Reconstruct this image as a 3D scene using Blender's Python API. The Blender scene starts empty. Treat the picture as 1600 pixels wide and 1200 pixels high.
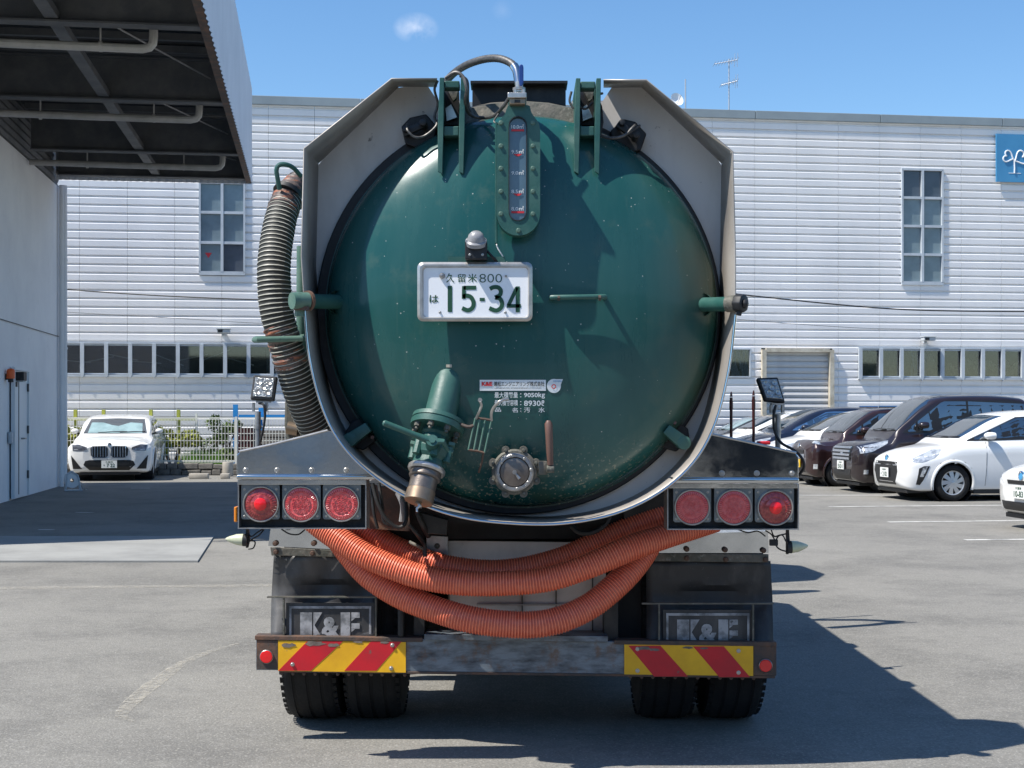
import bpy, bmesh, math, random
import numpy as np
from mathutils import Vector, Matrix
from mathutils.bvhtree import BVHTree
R = math.radians
random.seed(7)
sc = bpy.context.scene
col = sc.collection

# ---------------------------------------------------------------- camera
CAMH, F, HY = 1.5, 2222.0, 645.0
cd = bpy.data.cameras.new('camera'); cam = bpy.data.objects.new('camera', cd); col.objects.link(cam)
cam.location = (0, 0, CAMH); cam.rotation_euler = (R(90), 0, 0)
cd.sensor_width = 36; cd.lens = 36 * F / 1600; cd.shift_y = (HY - 600) / 1600
cd.clip_start = .05; cd.clip_end = 3000
sc.camera = cam

# ---------------------------------------------------------------- light
SUN = Vector((-.59, -.262, 1.0)).normalized()          # direction towards the sun
w = bpy.data.worlds.new('World'); sc.world = w; w.use_nodes = True
nt = w.node_tree; nt.nodes.clear()
N = nt.nodes.new; Lk = nt.links.new
sky = N('ShaderNodeTexSky'); sky.sky_type = 'NISHITA'; sky.sun_disc = False
sky.sun_elevation = math.asin(SUN.z); sky.sun_rotation = math.atan2(SUN.x, SUN.y)
sky.air_density = 1.0; sky.dust_density = .25; sky.ozone_density = 3.2; sky.altitude = 0
# two small clouds, part of the sky
tc = N('ShaderNodeTexCoord'); nz = N('ShaderNodeTexNoise'); nz.inputs['Scale'].default_value = 55; nz.inputs['Detail'].default_value = 6
Lk(tc.outputs['Generated'], nz.inputs['Vector'])
def cloud(px, py, rx, ry, amt):
    d = Vector(((px - 800) / F, 1, (HY - py) / F)).normalized()
    sub = N('ShaderNodeVectorMath'); sub.operation = 'SUBTRACT'; Lk(tc.outputs['Generated'], sub.inputs[0]); sub.inputs[1].default_value = d
    scl = N('ShaderNodeVectorMath'); scl.operation = 'MULTIPLY'; Lk(sub.outputs[0], scl.inputs[0]); scl.inputs[1].default_value = (F / rx, F / rx, F / ry)
    ln = N('ShaderNodeVectorMath'); ln.operation = 'LENGTH'; Lk(scl.outputs[0], ln.inputs[0])
    m = N('ShaderNodeMapRange'); m.inputs[1].default_value = 1.0; m.inputs[2].default_value = 0; m.inputs[3].default_value = 0; m.inputs[4].default_value = 1
    Lk(ln.outputs['Value'], m.inputs[0])
    m2 = N('ShaderNodeMapRange'); m2.inputs[1].default_value = .36; m2.inputs[2].default_value = .68; Lk(nz.outputs['Fac'], m2.inputs[0])
    mu = N('ShaderNodeMath'); mu.operation = 'MULTIPLY'; Lk(m.outputs[0], mu.inputs[0]); Lk(m2.outputs[0], mu.inputs[1])
    mv = N('ShaderNodeMath'); mv.operation = 'MULTIPLY'; mv.use_clamp = True; Lk(mu.outputs[0], mv.inputs[0]); mv.inputs[1].default_value = amt
    return mv.outputs[0]
c1, c2 = cloud(650, 44, 36, 24, .8), cloud(785, 16, 18, 16, .08)
ad = N('ShaderNodeMath'); ad.operation = 'ADD'; ad.use_clamp = True; Lk(c1, ad.inputs[0]); Lk(c2, ad.inputs[1])
hs = N('ShaderNodeHueSaturation'); hs.inputs['Saturation'].default_value = 1.18; hs.inputs['Value'].default_value = 1.04; Lk(sky.outputs[0], hs.inputs['Color'])
mx = N('ShaderNodeMixRGB'); Lk(ad.outputs[0], mx.inputs[0]); Lk(hs.outputs[0], mx.inputs[1]); mx.inputs[2].default_value = (7.0, 7.2, 7.8, 1)
bg = N('ShaderNodeBackground'); bg.inputs['Strength'].default_value = .11; Lk(mx.outputs[0], bg.inputs['Color'])
wo = N('ShaderNodeOutputWorld'); Lk(bg.outputs[0], wo.inputs[0])
sd = bpy.data.lights.new('sun', 'SUN'); sd.energy = 4.6; sd.angle = R(.5); sd.color = (1, .955, .88)
sun = bpy.data.objects.new('sun', sd); col.objects.link(sun); sun.rotation_euler = SUN.to_track_quat('Z', 'Y').to_euler()
sun.location = (-20, -10, 40)
vs = sc.view_settings; vs.view_transform = 'Standard'; vs.look = 'None'; vs.exposure = .60; vs.gamma = 1; vs.use_curve_mapping = False

# ---------------------------------------------------------------- helpers
def P(px, py, D): return Vector(((px - 800) * D / F, D, CAMH - (py - HY) * D / F))

def _n(nt, t, **k):
    n = nt.nodes.new(t)
    for a, b in k.items(): setattr(n, a, b)
    return n
def mat(name, c, rough=.5, metal=0, c2=None, scale=3.0, lo=.4, hi=.65, stretch=(1, 1, 1), bump=0, bscale=60, coat=0,
        rvar=0, spots=None, spec=.5, detail=6, c3=None, s3=20, lo3=.55, hi3=.7, alpha=None, aniso=0):
    m = bpy.data.materials.new(name); m.use_nodes = True; nt = m.node_tree; L = nt.links.new
    b = nt.nodes['Principled BSDF']
    b.inputs['Roughness'].default_value = rough; b.inputs['Metallic'].default_value = metal
    b.inputs['Specular IOR Level'].default_value = spec
    if coat: b.inputs['Coat Weight'].default_value = coat; b.inputs['Coat Roughness'].default_value = .04
    base = tuple(c) + (1,)
    b.inputs['Base Color'].default_value = base
    tcn = _n(nt, 'ShaderNodeTexCoord'); mp = _n(nt, 'ShaderNodeMapping'); mp.inputs['Scale'].default_value = stretch
    L(tcn.outputs['Object'], mp.inputs[0])
    out = None
    if c2 is not None:
        n = _n(nt, 'ShaderNodeTexNoise'); n.inputs['Scale'].default_value = scale; n.inputs['Detail'].default_value = detail; n.inputs['Roughness'].default_value = .62
        L(mp.outputs[0], n.inputs['Vector'])
        r = _n(nt, 'ShaderNodeMapRange'); r.inputs[1].default_value = lo; r.inputs[2].default_value = hi; L(n.outputs['Fac'], r.inputs[0])
        mxn = _n(nt, 'ShaderNodeMixRGB'); mxn.inputs[1].default_value = base; mxn.inputs[2].default_value = tuple(c2) + (1,)
        L(r.outputs[0], mxn.inputs[0]); out = mxn.outputs[0]
        if rvar:
            rr = _n(nt, 'ShaderNodeMapRange'); rr.inputs[3].default_value = rough; rr.inputs[4].default_value = min(1, rough + rvar)
            L(r.outputs[0], rr.inputs[0]); L(rr.outputs[0], b.inputs['Roughness'])
    if c3 is not None:
        n = _n(nt, 'ShaderNodeTexNoise'); n.inputs['Scale'].default_value = s3; n.inputs['Detail'].default_value = 8; n.inputs['Roughness'].default_value = .7
        L(tcn.outputs['Object'], n.inputs['Vector'])
        r = _n(nt, 'ShaderNodeMapRange'); r.inputs[1].default_value = lo3; r.inputs[2].default_value = hi3; L(n.outputs['Fac'], r.inputs[0])
        mxn = _n(nt, 'ShaderNodeMixRGB'); mxn.inputs[2].default_value = tuple(c3) + (1,)
        if out: L(out, mxn.inputs[1])
        else: mxn.inputs[1].default_value = base
        L(r.outputs[0], mxn.inputs[0]); out = mxn.outputs[0]
    if spots is not None:       # (colour, scale, radius)
        v = _n(nt, 'ShaderNodeTexVoronoi'); v.inputs['Scale'].default_value = spots[1]; L(tcn.outputs['Object'], v.inputs['Vector'])
        wn = _n(nt, 'ShaderNodeMath', operation='MULTIPLY'); L(v.outputs['Color'], wn.inputs[0]); wn.inputs[1].default_value = spots[2]
        lt = _n(nt, 'ShaderNodeMath', operation='LESS_THAN'); L(v.outputs['Distance'], lt.inputs[0]); L(wn.outputs[0], lt.inputs[1])
        mxn = _n(nt, 'ShaderNodeMixRGB'); mxn.inputs[2].default_value = tuple(spots[0]) + (1,)
        if out: L(out, mxn.inputs[1])
        else: mxn.inputs[1].default_value = base
        L(lt.outputs[0], mxn.inputs[0]); out = mxn.outputs[0]
    if out: L(out, b.inputs['Base Color'])
    if bump:
        n = _n(nt, 'ShaderNodeTexNoise'); n.inputs['Scale'].default_value = bscale; n.inputs['Detail'].default_value = 5
        L(tcn.outputs['Object'], n.inputs['Vector'])
        bp = _n(nt, 'ShaderNodeBump'); bp.inputs['Strength'].default_value = bump; bp.inputs['Distance'].default_value = .01
        L(n.outputs['Fac'], bp.inputs['Height']); L(bp.outputs[0], b.inputs['Normal'])
    return m

class G:
    """collects geometry; build() links it as ONE mesh object"""
    def __init__(s): s.v = []; s.f = []; s.m = []
    def add(s, vs, fs, mi=0):
        o = len(s.v); s.v += [Vector(p) for p in vs]
        for f in fs: s.f.append([i + o for i in f]); s.m.append(mi)
        return s
    def box(s, c, d, mi=0, rot=None):
        hx, hy, hz = d[0] / 2, d[1] / 2, d[2] / 2
        vs = [Vector((x, y, z)) for z in (-hz, hz) for y in (-hy, hy) for x in (-hx, hx)]
        if rot: vs = [rot @ p for p in vs]
        c = Vector(c)
        return s.add([p + c for p in vs], [(0, 2, 3, 1), (4, 5, 7, 6), (0, 1, 5, 4), (2, 6, 7, 3), (0, 4, 6, 2), (1, 3, 7, 5)], mi)
    def prism(s, front, back, mi=0):
        n = len(front); vs = list(front) + list(back)
        fs = [tuple(range(n)), tuple(range(2 * n - 1, n - 1, -1))] + [(i, i + n, (i + 1) % n + n, (i + 1) % n) for i in range(n)]
        return s.add(vs, fs, mi)
    def pp(s, poly, D0, D1, mi=0):
        """prism whose face at distance D0 has this outline, running straight back to distance D1"""
        f = [P(x, y, D0) for x, y in poly]
        return s.prism(f, [Vector((p.x, D1, p.z)) for p in f], mi)
    def pr(s, x0, y0, x1, y1, D0, D1, mi=0): return s.pp([(x0, y0), (x0, y1), (x1, y1), (x1, y0)], D0, D1, mi)
    def frame(s, d):
        d = d.normalized(); a = Vector((0, 0, 1)) if abs(d.z) < .9 else Vector((0, 1, 0))
        u = d.cross(a).normalized(); return u, d.cross(u).normalized()
    def cyl(s, a, b, r0, r1=None, n=16, mi=0, caps=True):
        a, b = Vector(a), Vector(b); r1 = r0 if r1 is None else r1; u, v = s.frame(b - a)
        vs = []
        for c, r in ((a, r0), (b, r1)):
            vs += [c + (u * math.cos(t) + v * math.sin(t)) * r for t in [2 * math.pi * i / n for i in range(n)]]
        fs = [(i, (i + 1) % n, (i + 1) % n + n, i + n) for i in range(n)]
        if caps: fs += [tuple(range(n - 1, -1, -1)), tuple(range(n, 2 * n))]
        return s.add(vs, fs, mi)
    def tube(s, pts, rad, n=12, mi=0, mfun=None, caps=True):
        pts = [Vector(p) for p in pts]; k = len(pts)
        if not hasattr(rad, '__len__'): rad = [rad] * k
        T = [(pts[min(i + 1, k - 1)] - pts[max(i - 1, 0)]).normalized() for i in range(k)]
        u, v = s.frame(T[0]); vs = []; 
        for i in range(k):
            u = (u - T[i] * u.dot(T[i])).normalized(); v = T[i].cross(u)
            vs += [pts[i] + (u * math.cos(t) + v * math.sin(t)) * rad[i] for t in [2 * math.pi * j / n for j in range(n)]]
        o = len(s.v); s.v += vs
        for i in range(k - 1):
            for j in range(n):
                s.f.append([o + i * n + j, o + i * n + (j + 1) % n, o + (i + 1) * n + (j + 1) % n, o + (i + 1) * n + j]); s.m.append(mfun(i) if mfun else mi)
        if caps:
            s.f.append([o + j for j in range(n - 1, -1, -1)]); s.m.append(mi)
            s.f.append([o + (k - 1) * n + j for j in range(n)]); s.m.append(mi)
        return s
    def lathe(s, prof, o, ax, n=32, mi=0, mis=None, close=False):
        """prof: (distance along ax, radius) from origin o"""
        o, ax = Vector(o), Vector(ax).normalized(); u, v = s.frame(ax); b = len(s.v)
        for (h, r) in prof:
            s.v += [o + ax * h + (u * math.cos(t) + v * math.sin(t)) * r for t in [2 * math.pi * i / n for i in range(n)]]
        for k in range(len(prof) - 1):
            for i in range(n):
                s.f.append([b + k * n + i, b + k * n + (i + 1) % n, b + (k + 1) * n + (i + 1) % n, b + (k + 1) * n + i]); s.m.append(mis[k] if mis else mi)
        if close:
            s.f.append([b + i for i in range(n)]); s.m.append(mi)
            s.f.append([b + (len(prof) - 1) * n + i for i in range(n)]); s.m.append(mi)
        return s
    def grid(s, rows, mi=0, loop=False):
        b = len(s.v); n = len(rows[0])
        for r in rows: s.v += [Vector(p) for p in r]
        for k in range(len(rows) - 1):
            for i in range(n if loop else n - 1):
                s.f.append([b + k * n + i, b + k * n + (i + 1) % n, b + (k + 1) * n + (i + 1) % n, b + (k + 1) * n + i]); s.m.append(mi)
        return s
    def build(s, name, mats, parent=None, root=None, smooth=35, bevel=0, seg=2, fix=True):
        """root: world position of the parent (geometry was given in world coordinates)"""
        me = bpy.data.meshes.new(name)
        off = Vector(root) if root is not None else Vector((0, 0, 0))
        me.from_pydata([p - off for p in s.v], [], s.f)
        if not isinstance(mats, (list, tuple)): mats = [mats]
        for m in mats: me.materials.append(m)
        me.polygons.foreach_set('material_index', s.m)
        if fix or bevel:
            bm = bmesh.new(); bm.from_mesh(me)
            if fix: bmesh.ops.recalc_face_normals(bm, faces=bm.faces)
            if bevel:
                ed = [e for e in bm.edges if len(e.link_faces) == 2 and e.calc_face_angle(0) > R(35)]
                bmesh.ops.bevel(bm, geom=ed, offset=bevel, segments=seg, affect='EDGES', clamp_overlap=True, profile=.5)
            bm.to_mesh(me); bm.free()
        if smooth:
            me.polygons.foreach_set('use_smooth', [True] * len(me.polygons)); me.set_sharp_from_angle(angle=R(smooth))
        me.update()
        o = bpy.data.objects.new(name, me); col.objects.link(o)
        if parent: o.parent = parent
        return o

def spline(pts, n):
    """Catmull-Rom through points (any dimension), n samples per span"""
    p = [np.array(q, float) for q in pts]; p = [2 * p[0] - p[1]] + p + [2 * p[-1] - p[-2]]; out = []
    for i in range(1, len(p) - 2):
        for k in range(n):
            t = k / n
            out.append(.5 * ((2 * p[i]) + (p[i + 1] - p[i - 1]) * t + (2 * p[i - 1] - 5 * p[i] + 4 * p[i + 1] - p[i + 2]) * t * t + (3 * p[i] - p[i - 1] - 3 * p[i + 1] + p[i + 2]) * t ** 3))
    out.append(p[-2]); return out
def pspline(pts, n=8):
    """points given as (px, py, D)"""
    return [P(*q) for q in spline(pts, n)]
def resample(pts, step):
    d = [0]
    for a, b in zip(pts, pts[1:]): d.append(d[-1] + (Vector(b) - Vector(a)).length)
    n = max(2, int(d[-1] / step)); out = []; j = 0
    for k in range(n + 1):
        t = d[-1] * k / n
        while j < len(d) - 2 and d[j + 1] < t: j += 1
        f = (t - d[j]) / max(1e-9, d[j + 1] - d[j]); out.append(Vector(pts[j]).lerp(Vector(pts[j + 1]), min(1, f)))
    return out
def empty(name, loc, label, cat, group=None, rz=0):
    o = bpy.data.objects.new(name, None); col.objects.link(o); o.location = loc; o.rotation_euler = (0, 0, rz); o.empty_display_size = .3
    o['label'] = label; o['category'] = cat
    if group: o['group'] = group
    return o
def tag(o, label=None, cat=None, group=None, kind=None):
    if label: o['label'] = label
    if cat: o['category'] = cat
    if group: o['group'] = group
    if kind: o['kind'] = kind
    return o
def inst(src, loc, parent=None, rot=None, scale=None, name=None):
    o = src.copy(); col.objects.link(o); o.location = loc
    if name: o.name = name
    o.parent = parent
    if rot is not None: o.rotation_euler = rot
    if scale is not None: o.scale = scale
    return o
def text_geo(txt, w=None, h=None, thick=0.0, extrude=0.0, spacing=1.0):
    """lettering as triangles in the XZ plane facing -Y, centred; fitted to width w and height h"""
    cu = bpy.data.curves.new('lettering', 'FONT'); cu.body = txt; cu.size = 1; cu.offset = thick; cu.extrude = extrude; cu.resolution_u = 3; cu.space_character = spacing
    o = bpy.data.objects.new('lettering', cu); col.objects.link(o)
    bpy.context.view_layer.update()
    me = bpy.data.meshes.new_from_object(o.evaluated_get(bpy.context.evaluated_depsgraph_get()))
    bpy.data.objects.remove(o); vs = [Vector(v.co) for v in me.vertices]; fs = [list(p.vertices) for p in me.polygons]; bpy.data.meshes.remove(me)
    if not vs: return [], []
    x0, x1 = min(v.x for v in vs), max(v.x for v in vs); y0, y1 = min(v.y for v in vs), max(v.y for v in vs)
    sy = h / (y1 - y0) if h else w / (x1 - x0); sx = w / (x1 - x0) if w else sy
    return [Vector(((v.x - (x0 + x1) / 2) * sx, -v.z * sy, (v.y - (y0 + y1) / 2) * sy)) for v in vs], fs
def text_px(g, txt, x0, y0, x1, y1, D, mi=0, thick=0, surf=None, eps=.002, extrude=0, spacing=1.0, tilt=0):
    """lettering filling the pixel box at distance D (or laid on a surface y = surf(x, z))"""
    a, b = P(x0, y0, D), P(x1, y1, D); c = (a + b) / 2
    vs, fs = text_geo(txt, abs(b.x - a.x), abs(a.z - b.z), thick, extrude, spacing)
    o = []
    for v in vs:
        q = Vector((c.x + v.x, D + v.y, c.z + v.z - tilt * v.x))
        if surf: q.y = surf(q.x, q.z) - eps
        o.append(q)
    return g.add(o, fs, mi)

# ---------------------------------------------------------------- materials
M = {}
M['asphalt'] = mat('asphalt', (.190, .183, .166), .92, c2=(.240, .230, .207), scale=.35, lo=.38, hi=.66, c3=(.105, .102, .096), s3=.9, lo3=.46, hi3=.78, bump=.55, bscale=90, spec=.25)
def add_aggregate(m):
    nt = m.node_tree; L = nt.links.new; b = nt.nodes['Principled BSDF']
    tcn = _n(nt, 'ShaderNodeTexCoord'); src = b.inputs['Base Color'].links[0].from_socket
    for sc_, lo, hi, a, c in ((70, .54, .70, .62, (.44, .42, .37, 1)), (55, .55, .70, .55, (.085, .083, .078, 1)), (17, .5, .75, .45, (.29, .28, .26, 1)), (7, .55, .75, .3, (.12, .118, .112, 1))):
        n = _n(nt, 'ShaderNodeTexNoise'); n.inputs['Scale'].default_value = sc_; n.inputs['Detail'].default_value = 3; n.inputs['Roughness'].default_value = .6
        mp = _n(nt, 'ShaderNodeMapping'); mp.inputs['Location'].default_value = (sc_, sc_ * .3, 0); L(tcn.outputs['Object'], mp.inputs[0]); L(mp.outputs[0], n.inputs['Vector'])
        r = _n(nt, 'ShaderNodeMapRange'); r.inputs[1].default_value = lo; r.inputs[2].default_value = hi; r.inputs[4].default_value = a; L(n.outputs['Fac'], r.inputs[0])
        x = _n(nt, 'ShaderNodeMixRGB'); x.inputs[2].default_value = c; L(r.outputs[0], x.inputs[0]); L(src, x.inputs[1]); src = x.outputs[0]
    L(src, b.inputs['Base Color'])
add_aggregate(M['asphalt'])
M['slab'] = mat('slab', (.30, .30, .285), .9, c2=(.23, .23, .22), scale=1.2, bump=.4, bscale=70)
M['line'] = mat('road_paint', (.62, .61, .57), .8, c2=(.2, .2, .19), scale=2.5, lo=.48, hi=.66, c3=(.25, .25, .24), s3=40)
M['worn'] = mat('worn_paint', (.62, .57, .47), .9, c2=(.44, .41, .35), scale=7, lo=.4, hi=.6)
M['green'] = mat('green_paint', (.010, .076, .070), .24, c2=(.036, .115, .104), scale=1.5, lo=.42, hi=.75, stretch=(1.8, 1.8, .35), rvar=.1, coat=.15, spec=.42, c3=(.065, .12, .095), s3=6, lo3=.56, hi3=.85, bump=.05, bscale=14, spots=((.40, .42, .38), 30, .10))
def add_dust_and_reflection(m):
    nt = m.node_tree; L = nt.links.new; b = nt.nodes['Principled BSDF']; src = b.inputs['Base Color'].links[0].from_socket
    tcn = _n(nt, 'ShaderNodeTexCoord'); sep = _n(nt, 'ShaderNodeSeparateXYZ'); L(tcn.outputs['Object'], sep.inputs[0])
    zr = _n(nt, 'ShaderNodeMapRange'); zr.inputs[1].default_value = 1.42; zr.inputs[2].default_value = 1.14; L(sep.outputs[2], zr.inputs[0])
    for sc_, lo, hi, c, am in ((75, .60, .64, (.34, .33, .24, 1), .8), (5, .48, .7, (.05, .085, .05, 1), .7)):
        n = _n(nt, 'ShaderNodeTexNoise'); n.inputs['Scale'].default_value = sc_; n.inputs['Detail'].default_value = 4; L(tcn.outputs['Object'], n.inputs['Vector'])
        r = _n(nt, 'ShaderNodeMapRange'); r.inputs[1].default_value = lo; r.inputs[2].default_value = hi; r.inputs[4].default_value = am; L(n.outputs['Fac'], r.inputs[0])
        mu = _n(nt, 'ShaderNodeMath', operation='MULTIPLY'); L(r.outputs[0], mu.inputs[0]); L(zr.outputs[0], mu.inputs[1])
        x = _n(nt, 'ShaderNodeMixRGB'); x.inputs[2].default_value = c; L(mu.outputs[0], x.inputs[0]); L(src, x.inputs[1]); src = x.outputs[0]
    xr = _n(nt, 'ShaderNodeMapRange'); xr.inputs[1].default_value = .5; xr.inputs[2].default_value = .84; L(sep.outputs[0], xr.inputs[0])  # olive-brown towards the right edge: painted reflection mixed with weathering
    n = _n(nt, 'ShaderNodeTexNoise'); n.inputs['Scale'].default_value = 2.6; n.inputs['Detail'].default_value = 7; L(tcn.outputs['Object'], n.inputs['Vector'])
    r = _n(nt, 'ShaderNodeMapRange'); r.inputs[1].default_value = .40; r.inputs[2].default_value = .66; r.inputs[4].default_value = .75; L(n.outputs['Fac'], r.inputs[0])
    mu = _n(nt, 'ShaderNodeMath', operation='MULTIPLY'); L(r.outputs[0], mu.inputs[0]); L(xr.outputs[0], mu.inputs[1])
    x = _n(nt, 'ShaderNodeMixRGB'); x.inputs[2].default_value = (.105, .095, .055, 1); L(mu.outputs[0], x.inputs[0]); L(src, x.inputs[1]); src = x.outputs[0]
    # thin run marks down the paint
    mp = _n(nt, 'ShaderNodeMapping'); mp.inputs['Scale'].default_value = (34, 34, .9); L(tcn.outputs['Object'], mp.inputs[0])
    n = _n(nt, 'ShaderNodeTexNoise'); n.inputs['Scale'].default_value = 1; n.inputs['Detail'].default_value = 3; L(mp.outputs[0], n.inputs['Vector'])
    r = _n(nt, 'ShaderNodeMapRange'); r.inputs[1].default_value = .6; r.inputs[2].default_value = .8; r.inputs[4].default_value = .38; L(n.outputs['Fac'], r.inputs[0])
    x = _n(nt, 'ShaderNodeMixRGB'); x.inputs[2].default_value = (.06, .12, .10, 1); L(r.outputs[0], x.inputs[0]); L(src, x.inputs[1]); src = x.outputs[0]
    L(src, b.inputs['Base Color'])
add_dust_and_reflection(M['green'])
M['green2'] = mat('green_fitting', (.022, .088, .074), .38, c2=(.042, .12, .10), scale=5, rvar=.2, c3=(.12, .17, .14), s3=30, lo3=.62, hi3=.8, bump=.08, bscale=60)
M['pale_green'] = mat('faded_green_paint', (.07, .15, .115), .5, c2=(.11, .19, .145), scale=12, c3=(.05, .09, .07), s3=40)
M['seal'] = mat('black_rubber', (.012, .013, .015), .55, c2=(.035, .036, .04), scale=20, lo=.5, hi=.8)
M['rubber'] = mat('tyre_rubber', (.006, .006, .0065), .85, c2=(.016, .0155, .015), scale=9, lo=.45, hi=.8, bump=.3, bscale=50)
M['black'] = mat('black_paint', (.012, .012, .013), .5, c2=(.05, .047, .044), scale=8, lo=.5, hi=.8, c3=(.09, .075, .06), s3=26, lo3=.62, hi3=.8)
M['satin'] = mat('dull_stainless', (.72, .69, .655), .5, .1, c2=(.56, .53, .50), scale=2.5, stretch=(1, 1, .4), c3=(.13, .12, .115), s3=22, lo3=.64, hi3=.74, bump=.05, bscale=30)
M['rim'] = mat('shroud_steel', (.37, .34, .305), .42, .2, c2=(.26, .235, .21), scale=3, stretch=(1, .4, .6), c3=(.15, .12, .1), s3=18, lo3=.62, hi3=.78)
M['chrome'] = mat('polished_steel', (.62, .64, .65), .05, 1, c2=(.50, .52, .53), scale=4, rvar=.12, bump=.06, bscale=5)
M['steel'] = mat('steel', (.42, .42, .42), .38, .8, c2=(.3, .29, .28), scale=20)
M['galv'] = mat('galvanised_steel', (.20, .24, .28), .42, .4, c2=(.05, .055, .065), scale=13, lo=.4, hi=.7, stretch=(.6, 1, 2), c3=(.15, .085, .05), s3=11, lo3=.52, hi3=.7, bump=.1, bscale=40)
M['rust'] = mat('rusty_steel', (.075, .055, .045), .75, c2=(.17, .085, .05), scale=7, lo=.45, hi=.65, c3=(.05, .045, .042), s3=25, bump=.2, bscale=60)
M['flap'] = mat('mudflap_rubber', (.03, .03, .032), .5, c2=(.13, .125, .12), scale=4, lo=.45, hi=.75, stretch=(1, 1, .5), c3=(.16, .155, .15), s3=38, lo3=.66, hi3=.76, spots=((.2, .2, .2), 60, .09))
M['print'] = mat('worn_white_print', (.38, .38, .39), .7, c2=(.13, .135, .14), scale=14, lo=.42, hi=.62, c3=(.06, .06, .062), s3=45, lo3=.6, hi3=.7)
M['orange_rib'] = mat('orange_hose_rib', (.96, .23, .11), .36, c2=(.88, .24, .13), scale=5)
M['orange_skin'] = mat('orange_hose_skin', (.56, .09, .05), .4, c2=(.62, .15, .09), scale=40)
M['hose_wire'] = mat('hose_wire', (.50, .49, .42), .45, c2=(.34, .33, .27), scale=14)
M['hose_dark'] = mat('hose_rubber', (.018, .019, .015), .6, c2=(.04, .038, .03), scale=20)
M['tape'] = mat('worn_hose_tape', (.11, .085, .075), .55, c2=(.34, .12, .06), scale=9, lo=.5, hi=.6, stretch=(1, 1, 5), c3=(.03, .028, .027), s3=16, lo3=.5, hi3=.6, bump=.4, bscale=40)
M['brass'] = mat('bronze_coupling', (.34, .25, .17), .35, .8, c2=(.22, .17, .13), scale=8, rvar=.2)
M['dark_bronze'] = mat('grey_bronze', (.15, .125, .11), .42, .7, c2=(.22, .19, .165), scale=14, bump=.1)
M['grime'] = mat('grimy_metal', (.16, .145, .12), .65, .3, c2=(.08, .085, .07), scale=12, c3=(.26, .25, .22), s3=30, bump=.3, bscale=50)
M['wood'] = mat('red_brown_grip', (.11, .042, .032), .5, c2=(.15, .085, .065), scale=10, stretch=(1, 1, .2))
M['white'] = mat('white_plate', (.86, .87, .88), .35)
M['plate_ink'] = mat('plate_green', (.012, .07, .035), .5)
M['lamp_white'] = mat('lamp_white', (.30, .30, .31), .3, c2=(.22, .22, .23), scale=14)
M['red_lens'] = mat('red_lens', (.62, .06, .07), .14, c2=(.72, .15, .15), scale=60, coat=.8, bump=.25, bscale=120)
M['red_dark'] = mat('red_lens_dark', (.24, .018, .02), .16, c2=(.48, .07, .06), scale=70, coat=.8, bump=.2, bscale=140)
M['red_core'] = mat('red_reflector', (.85, .008, .012), .3, coat=.6)
M['lamp_plate'] = mat('lamp_plate', (.24, .27, .29), .3, .85, c2=(.16, .19, .21), scale=14)
M['yellow'] = mat('reflective_yellow', (.88, .48, .012), .45, c2=(.75, .38, .012), scale=6, c3=(.24, .2, .12), s3=12, lo3=.66, hi3=.7)
M['red'] = mat('reflective_red', (.62, .012, .022), .45, c2=(.5, .014, .024), scale=6, c3=(.2, .1, .08), s3=12, lo3=.66, hi3=.7)
M['scuff'] = mat('scuffed_film', (.22, .18, .15), .8, c2=(.12, .09, .075), scale=20)
M['work_lens'] = mat('work_lamp_lens', (.24, .24, .23), .12, .5, c2=(.5, .5, .48), scale=60, coat=1, bump=.8, bscale=90)
M['blue'] = mat('blue_lever', (.012, .05, .22), .4)
M['steel_brt'] = mat('bright_steel', (.55, .53, .5), .3, .7, c2=(.42, .40, .37), scale=20)
M['braid'] = mat('braided_hose', (.13, .125, .12), .5, .5, c2=(.07, .068, .065), scale=60)
M['glass_gauge'] = mat('gauge_glass', (.10, .16, .21), .12, coat=.7, c2=(.06, .11, .15), scale=3)
M['mark_red'] = mat('red_mark', (.62, .03, .04), .5)
M['white_print'] = mat('white_print', (.75, .78, .78), .5)
M['black_print'] = mat('black_print', (.02, .02, .02), .5)
M['amber'] = mat('amber_lens', (.8, .25, .02), .25)
M['bullet'] = mat('cream_lens', (.50, .52, .34), .22, c2=(.6, .6, .45), scale=14)
M['siding'] = mat('siding', (.90, .875, .86), .5, c2=(.83, .81, .80), scale=.7, stretch=(1, 1, .3), c3=(.82, .80, .79), s3=2.2)
M['cap'] = mat('roof_cap', (.27, .32, .345), .5, c2=(.23, .275, .30), scale=1)
M['alu'] = mat('window_aluminium', (.52, .56, .60), .45, c2=(.44, .48, .52), scale=3)
M['pane'] = mat('window_glass', (.035, .045, .052), .06, coat=.6, c2=(.06, .07, .08), scale=.9)
M['frosted'] = mat('frosted_glass', (.19, .25, .28), .2, c2=(.12, .165, .19), scale=1.6, lo=.35, hi=.7, coat=.5, bump=.15, bscale=4)
M['dark_pane'] = mat('dark_window_glass', (.075, .09, .115), .12, c2=(.055, .07, .09), scale=2, coat=.4)
M['curtain'] = mat('olive_sheet', (.44, .40, .28), .7, c2=(.2, .2, .15), scale=3.5)
M['panel'] = mat('pale_panel', (.82, .77, .72), .5, .05, c2=(.56, .52, .48), scale=3, c3=(.3, .26, .22), s3=12, lo3=.6, hi3=.8)
M['blind'] = mat('white_blind', (.48, .51, .53), .7)
M['room'] = mat('dark_room', (.03, .03, .032), .9)
M['shutter'] = mat('shutter_steel', (.62, .61, .59), .5, c2=(.54, .53, .52), scale=1.5)
M['cream'] = mat('cream_frame', (.60, .55, .45), .6, c2=(.42, .37, .28), scale=5)
M['sign_blue'] = mat('sign_blue', (.05, .24, .46), .5, c2=(.07, .29, .52), scale=.6)
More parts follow.
